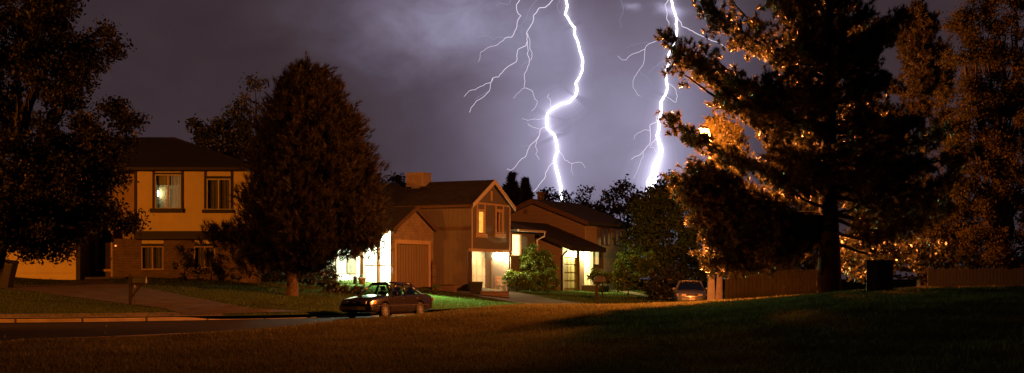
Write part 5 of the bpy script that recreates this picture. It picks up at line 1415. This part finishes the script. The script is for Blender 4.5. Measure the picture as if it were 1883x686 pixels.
    # interior
    for s in (-1, 1):
        for x, nm in ((.15, 'front'), (-.85, 'back')):
            mb = MB(); mb.box(x - .25, x + .25, s * .36 - .24, s * .36 + .24, .5, .62); mb.prism([(x - .28, s * .36 - .23, .6), (x - .18, s * .36 - .23, .6), (x - .34, s * .36 - .2, 1.08 * hs), (x - .42, s * .36 - .2, 1.08 * hs)], (0, .42, 0)); st_ = mb.build('seat', M['seatcloth'], root, bevel=.03)
            mb = MB(); mb.box(x - .44, x - .36, s * .36 - .12, s * .36 + .12, 1.09 * hs, 1.25 * hs); mb.build('headrest', M['seatcloth'], st_, bevel=.03)
    mb = MB(); mb.box(.55, .98, -.68 * wide, .68 * wide, .78 * hs, .93 * hs); mb.build('dashboard', M['black'], root, bevel=.03)
    mb = MB()
    ring_ = [(.48 - .06 * math.cos(a), .36 + .18 * math.sin(a), .92 * hs + .17 * math.cos(a)) for a in np.linspace(0, 2 * math.pi, 21)]; mb.tube(ring_, .014, 6); mb.tube([(.6, .36, .84 * hs), (.48, .36, .92 * hs)], .03, 8); mb.build('steering_wheel', M['black'], root, True)
    mb = MB(); mb.box(.33, .36, -.12, .12, zr_ - .16, zr_ - .09); mb.build('rear_view_mirror', M['black'], root)
    return root


hd = math.atan2(-.878, -.478)
sedan('dark sedan parked at the kerb, lit porch showing through its windows', (-5.15, 58.6, .02), hd, 'paint_dark', 'carglass')
xs, ys = at(1275, 555, 78).xy
sedan('silver car facing us at the road bend beside the speed sign pole', (xs, ys + 1.6, .10), R(-90 - 4), 'paint_silver', 'cartint', .97)

# ============================================================================
# mailboxes, bins, chair, pots, pillars, walls, fence, cabinet
# ============================================================================
bx, by = at(240, 573, 57.2).xy; mzb = zf(bx, by); mb_h = at(240, 505, 57.2).z - mzb
mx = thing('mailbox', 'mailbox on a braced timber post by the cream house driveway', 'mailbox', (bx, by, mzb))
mb = MB(); mb.box(-.06, .06, -.06, .06, -.3, mb_h); mb.box(.06, .62, -.05, .05, mb_h - .42, mb_h - .34); mb.prism([(.06, -.03, mb_h - .95), (.06, -.03, mb_h - .82), (.36, -.03, mb_h - .42), (.48, -.03, mb_h - .42)], (0, .06, 0)); mb.build('post', M['wood'], mx)
mb = MB(); pr = [(-.11, 0), (.11, 0), (.11, .13)] + [(.11 * math.cos(a), .13 + .11 * math.sin(a)) for a in np.linspace(.3, math.pi - .3, 7)] + [(-.11, .13)]
mb.prism([(.1, y, mb_h - .34 + z) for y, z in pr], (.52, 0, 0)); bxo = mb.build('box', M['mailgreen'], mx)
mb = MB(); mb.prism([(.622, y * 1.06, mb_h - .34 + z * 1.03) for y, z in pr], (.02, 0, 0)); mb.build('door', M['metal_grey'], bxo)
mb = MB(); mb.box(.64, .66, -.02, .02, mb_h - .16, mb_h - .12); mb.build('latch', M['chrome'], bxo)
stx, sty = bx + .28, by - .02
sk = thing('garden_stake', 'thin stake in the grass beside the near mailbox post', 'stake', (stx, sty - .4, zf(stx, sty - .4))); mb = MB(); mb.tube([(0, 0, -.2), (0, 0, .85)], .012, 6); mb.build('rod', M['wood'], sk); mb = MB(); mb.tube([(0, 0, .8), (0, 0, .9)], .02, 6); mb.build('cap', M['metal_grey'], sk)

bx, by = at(1097, 562, 79.5).xy; mzb = zf(bx, by); mb_h = at(1100, 512, 79.5).z - mzb
mx = thing('mailbox', 'dark mailbox on a brown tapering post before the green shrubs', 'mailbox', (bx, by, mzb))
mb = MB(); mb.prism([(-.10, -.07, -.3), (.10, -.07, -.3), (.08, -.07, mb_h - .45), (.22, -.07, mb_h - .22), (-.06, -.07, mb_h - .22)], (0, .14, 0)); mb.build('post', M['wood'], mx)
mb = MB(); mb.prism([(-.14 + .0, -.28, mb_h - .22), (.52, -.28, mb_h - .22), (.52, -.28, mb_h + .02), (.42, -.28, mb_h + .12), (-.04, -.28, mb_h + .12), (-.14, -.28, mb_h + .02)], (0, .5, 0)); mbo = mb.build('box', M['black'], mx, bevel=.02)
mb = MB(); mb.box(.06, .34, -.30, -.283, mb_h - .18, mb_h + .06); mb.build('door', M['cabinet'], mbo)


def bin_(name, label, px0, px1, py0, py1, Y, ground, tilt=0, lid=True, w_top=1.0):
    p = at((px0 + px1) / 2, py1, Y); w_ = (px1 - px0) / 2 * Y / FPX; gz = ground(p.x, p.y); h = (py1 - py0) * Y / FPX
    gz = max(gz, p.z - .15) if abs(gz - p.z) < .6 else gz
    root = thing(name, label, 'trash bin', (p.x, p.y, gz)); root.rotation_euler = (0, tilt, 0)
    mb = MB(); a, b = w_ * .78, w_ * w_top; vs = [(x * k, y * k * .9, z) for k, z in ((a, 0), (b, h * .9), (b * .93, h * .9), (a * .93, .05)) for x, y in ((-1, -1), (1, -1), (1, 1), (-1, 1))]
    fs = []
    for i in range(3):
        for k in range(4): fs.append((i * 4 + k, i * 4 + (k + 1) % 4, i * 4 + 4 + (k + 1) % 4, i * 4 + 4 + k))
    fs += [(0, 3, 2, 1), (12, 13, 14, 15)]; mb.add(vs, fs); mb.box(-b * 1.05, b * 1.05, -b * .95, -b * .9 + .0, h * .82, h * .9); mb.build('tub', M['bin_plastic'], root, bevel=.015)
    if lid:
        mb = MB(); mb.prism([(-b * 1.06, -b * .98, h * .905), (-b * 1.06, b * .98, h * .905), (-b * 1.06, b * .8, h), (-b * 1.06, -b * .8, h * .96)], (b * 2.12, 0, 0)); mb.build('lid', M['bin_plastic'], root, bevel=.015)
        for s in (-1, 1): mb = MB(); mb.tube([(s * a - .04, b * .75, .12), (s * a + .04, b * .75, .12)], .12, 14); mb.build('wheel', M['rubber'], root)
    else:
        mb = MB(); mb.box(-b * 1.02, b * 1.02, -b * .96, b * .96, h * .905, h * .95); mb.build('lid', M['bin_plastic'], root, bevel=.01)
    return root


bin_('trash_bin', 'dark leaning wheeled trash bin before the cream garage door', -14, 22, 478, 531, 62.5, zf, R(8))
bin_('trash_bin', 'squat dark trash tub in front of the lit carport', 862, 888, 514, 537, 79.2, zf, 0, False)


def chair(label, px, py, Y, rz):
    p = at(px, py, Y); p.z = zf(p.x, p.y) + .02; root = thing('plastic_chair', label, 'chair', p, rz); m_ = M['plastic_white']
    mb = MB(); mb.box(-.24, .24, -.24, .22, .41, .45); mb.build('seat', m_, root, bevel=.015)
    mb = MB()
    for i in range(5): mb.box(-.22 + i * .095, -.17 + i * .095, .19, .23, .45, .86)
    mb.box(-.25, .25, .185, .235, .84, .92); mb.build('backrest', m_, root, bevel=.01)
    for sx in (-1, 1):
        for sy in (-1, 1): mb = MB(); mb.tube([(sx * .25, sy * .24, 0), (sx * .21, sy * .2, .42)], [.022, .03], 8); mb.build('leg', m_, root, True)
        mb = MB(); mb.tube([(sx * .25, -.22, .42), (sx * .26, -.22, .64), (sx * .26, .2, .67)], .022, 8); mb.build('armrest', m_, root, True)


chair('white plastic chair at the carport door, under the right lamp', 921, 538, 81.3, R(40))
px_ = F2.world(F2.hit(640, 520, 1, gyf + .5)[0], gyf + .55)
for lab, pxx, dy_, rr in (('white plastic chair on the lit porch beside the window', 634, .9, 20),):
    x, y = F2.world(F2.hit(pxx, 520, 1, gyf + dy_)[0], gyf + dy_); r_ = thing('plastic_chair', lab, 'chair', (x, y, F2.z0 + .06), R(rr))
    src = [o for o in S.objects if o.name == 'plastic_chair'][0]
    for ch in src.children: c = ch.copy(); COL.objects.link(c); c.parent = r_
# pot at the porch post, and small garden figure
x, y = F2.world(F2.hit(666, 528, 1, gyf - .32)[0], gyf - .34); pt = thing('flower_pot', 'terracotta flower pot at the foot of the thick porch post', 'flower pot', (x, y, zf(x, y) - .03))
mb = MB(); mb.lathe([(.14, 0), (.20, .3), (.235, .31), (.235, .4), (.2, .4), (.18, .34), (.02, .33)], 18); mb.build('pot', M['terracotta'], pt, True)
V, F = leaf_quads(np.c_[rng.normal(size=(220, 2)) * .055, .40 + np.abs(rng.normal(size=220)) * .055], .11); np_mesh('plant', V, F, M['leaf'], pt)
x, y = F2.world(F2.hit(653, 528, 1, gyf - .6)[0], gyf - .6); pt = thing('bollard', 'short dark stub post in the border left of the porch pot', 'post', (x, y, zf(x, y)))
mb = MB(); mb.lathe([(.10, -.2), (.10, .38), (.08, .42), (.02, .43)], 12); mb.build('post', M['wood'], pt, True); mb = MB(); mb.lathe([(.11, .34), (.115, .36), (.11, .38)], 12); mb.build('band', M['black'], pt, True)
# stone pillar right of the garage gable
x, y = F2.world(gx + .35, -.9); x, y = F2.world(gx + .17, -.22); gz = zf(x, y); ph = at(793, 480, y).z - gz
pt = thing('stone_pillar', 'dark stone pillar with a flat cap right of the garage gable', 'pillar', (x, y, gz))
mb = MB(); mb.box(-.11, .11, -.11, .11, -.4, ph - .16); mb.build('shaft', M['brick'], pt, bevel=.02); mb = MB(); mb.box(-.16, .16, -.16, .16, ph - .16, ph); mb.build('cap', M['browntrim'], pt, bevel=.02)
# low walls by the drive
for lab, pa_, pb_, h0 in (('low dark brick wall along the blank side of the brown house', (797, 528, 79.2), (838, 530, 78.6), .32), ('low dark red brick planter edge in front of the carport', (884, 541, 78.4), (935, 545, 78.2), .22)):
    a, b = at(*pa_), at(*pb_); c = (a + b) / 2; gz = zf(c.x, c.y); d = Vector((b.x - a.x, b.y - a.y, 0)); ang = math.atan2(d.y, d.x); L_ = d.length / 2
    wl = thing('garden_wall', lab, 'wall', (c.x, c.y, gz), ang); mb = MB(); mb.box(-L_, L_, -.12, .12, -.4, h0); mb.build('bricks', M['brick'], wl); mb = MB(); mb.box(-L_ - .03, L_ + .03, -.15, .15, h0 + .002, h0 + .06); mb.build('coping', M['browntrim'], wl, bevel=.01)


def board_fence(label, a, b, ztop, ground, m_='fence', group=None, pitch=.15):
    a, b = Vector((*a, 0)), Vector((*b, 0)); d = b - a; L_ = d.length; ang = math.atan2(d.y, d.x)
    z0 = min(ground(a.x, a.y), ground(b.x, b.y)); root = thing('wood_fence', label, 'fence', (a.x, a.y, z0), ang, group)
    mb = MB(); k = int(L_ / pitch)
    for i in range(k):
        h = ztop - z0 + rng.normal() * .025; x = i * pitch; w_ = pitch - .012; mb.prism([(x, 0, -.3), (x + w_, 0, -.3), (x + w_, 0, h - .05), (x + w_ * .75, 0, h), (x + w_ * .25, 0, h), (x, 0, h - .05)], (0, .02, 0))
    mb.build('boards', M[m_], root)
    for zz in (.35, ztop - z0 - .35): mb = MB(); mb.box(0, L_, .022, .06, zz - .045, zz + .045); mb.build('rail', M['wood'], root)
    for x in np.arange(.1, L_, 2.4): mb = MB(); mb.box(x - .05, x + .05, .062, .16, -.5, ztop - z0 - .05); mb.build('post', M['wood'], root)
    return root


fa = at(1333, 500, 54.6); fb_ = at(1512, 500, 54); board_fence('weathered board fence left of the thick pine trunk', (fa.x, 54.6), (fb_.x, 54), at(1430, 495, 54.3).z, zn)
fa = at(1706, 500, 58); fb_ = at(2050, 500, 58.5); board_fence('dark board fence along the right edge behind the rise', (fa.x, 58), (fb_.x, 58.5), at(1800, 493, 58.2).z, zn, 'fence_dark')
board_fence('shadowed board fence behind the dense pine, between the houses', (-13.4, 76), (-10.4, 76.6), 3.4, zf, 'fence_dark')

cb = at(1618, 533, 45.); gz = zn(cb.x, 45.); hc = at(1618, 478, 45.).z - gz
ca = thing('utility_cabinet', 'dark boxy utility cabinet on the lawn rise right of the huge pine', 'cabinet', (cb.x, 45, gz), R(32))
mb = MB(); s_ = .31; mb.box(-s_, s_, -s_ * .9, s_ * .9, -.2, hc - .05); mb.build('housing', M['cabinet'], ca, bevel=.012)
mb = MB(); mb.box(-s_ - .03, s_ + .03, -s_ * .9 - .03, s_ * .9 + .03, hc - .05, hc); mb.build('lid', M['cabinet'], ca, bevel=.01)
mb = MB(); mb.box(-s_ + .04, s_ - .04, -s_ * .9 - .02, -s_ * .9 - .003, .05, hc - .12); dd_ = mb.build('door', M['black'], ca, bevel=.006)
mb = MB(); mb.box(s_ - .12, s_ - .08, -s_ * .9 - .06, -s_ * .9 - .021, hc * .45, hc * .6); mb.build('handle', M['metal_grey'], dd_)
mb = MB(); mb.box(-s_ - .1, s_ + .1, -s_ - .08, s_ + .08, -.3, .03); mb.build('plinth', M['concrete'], ca)
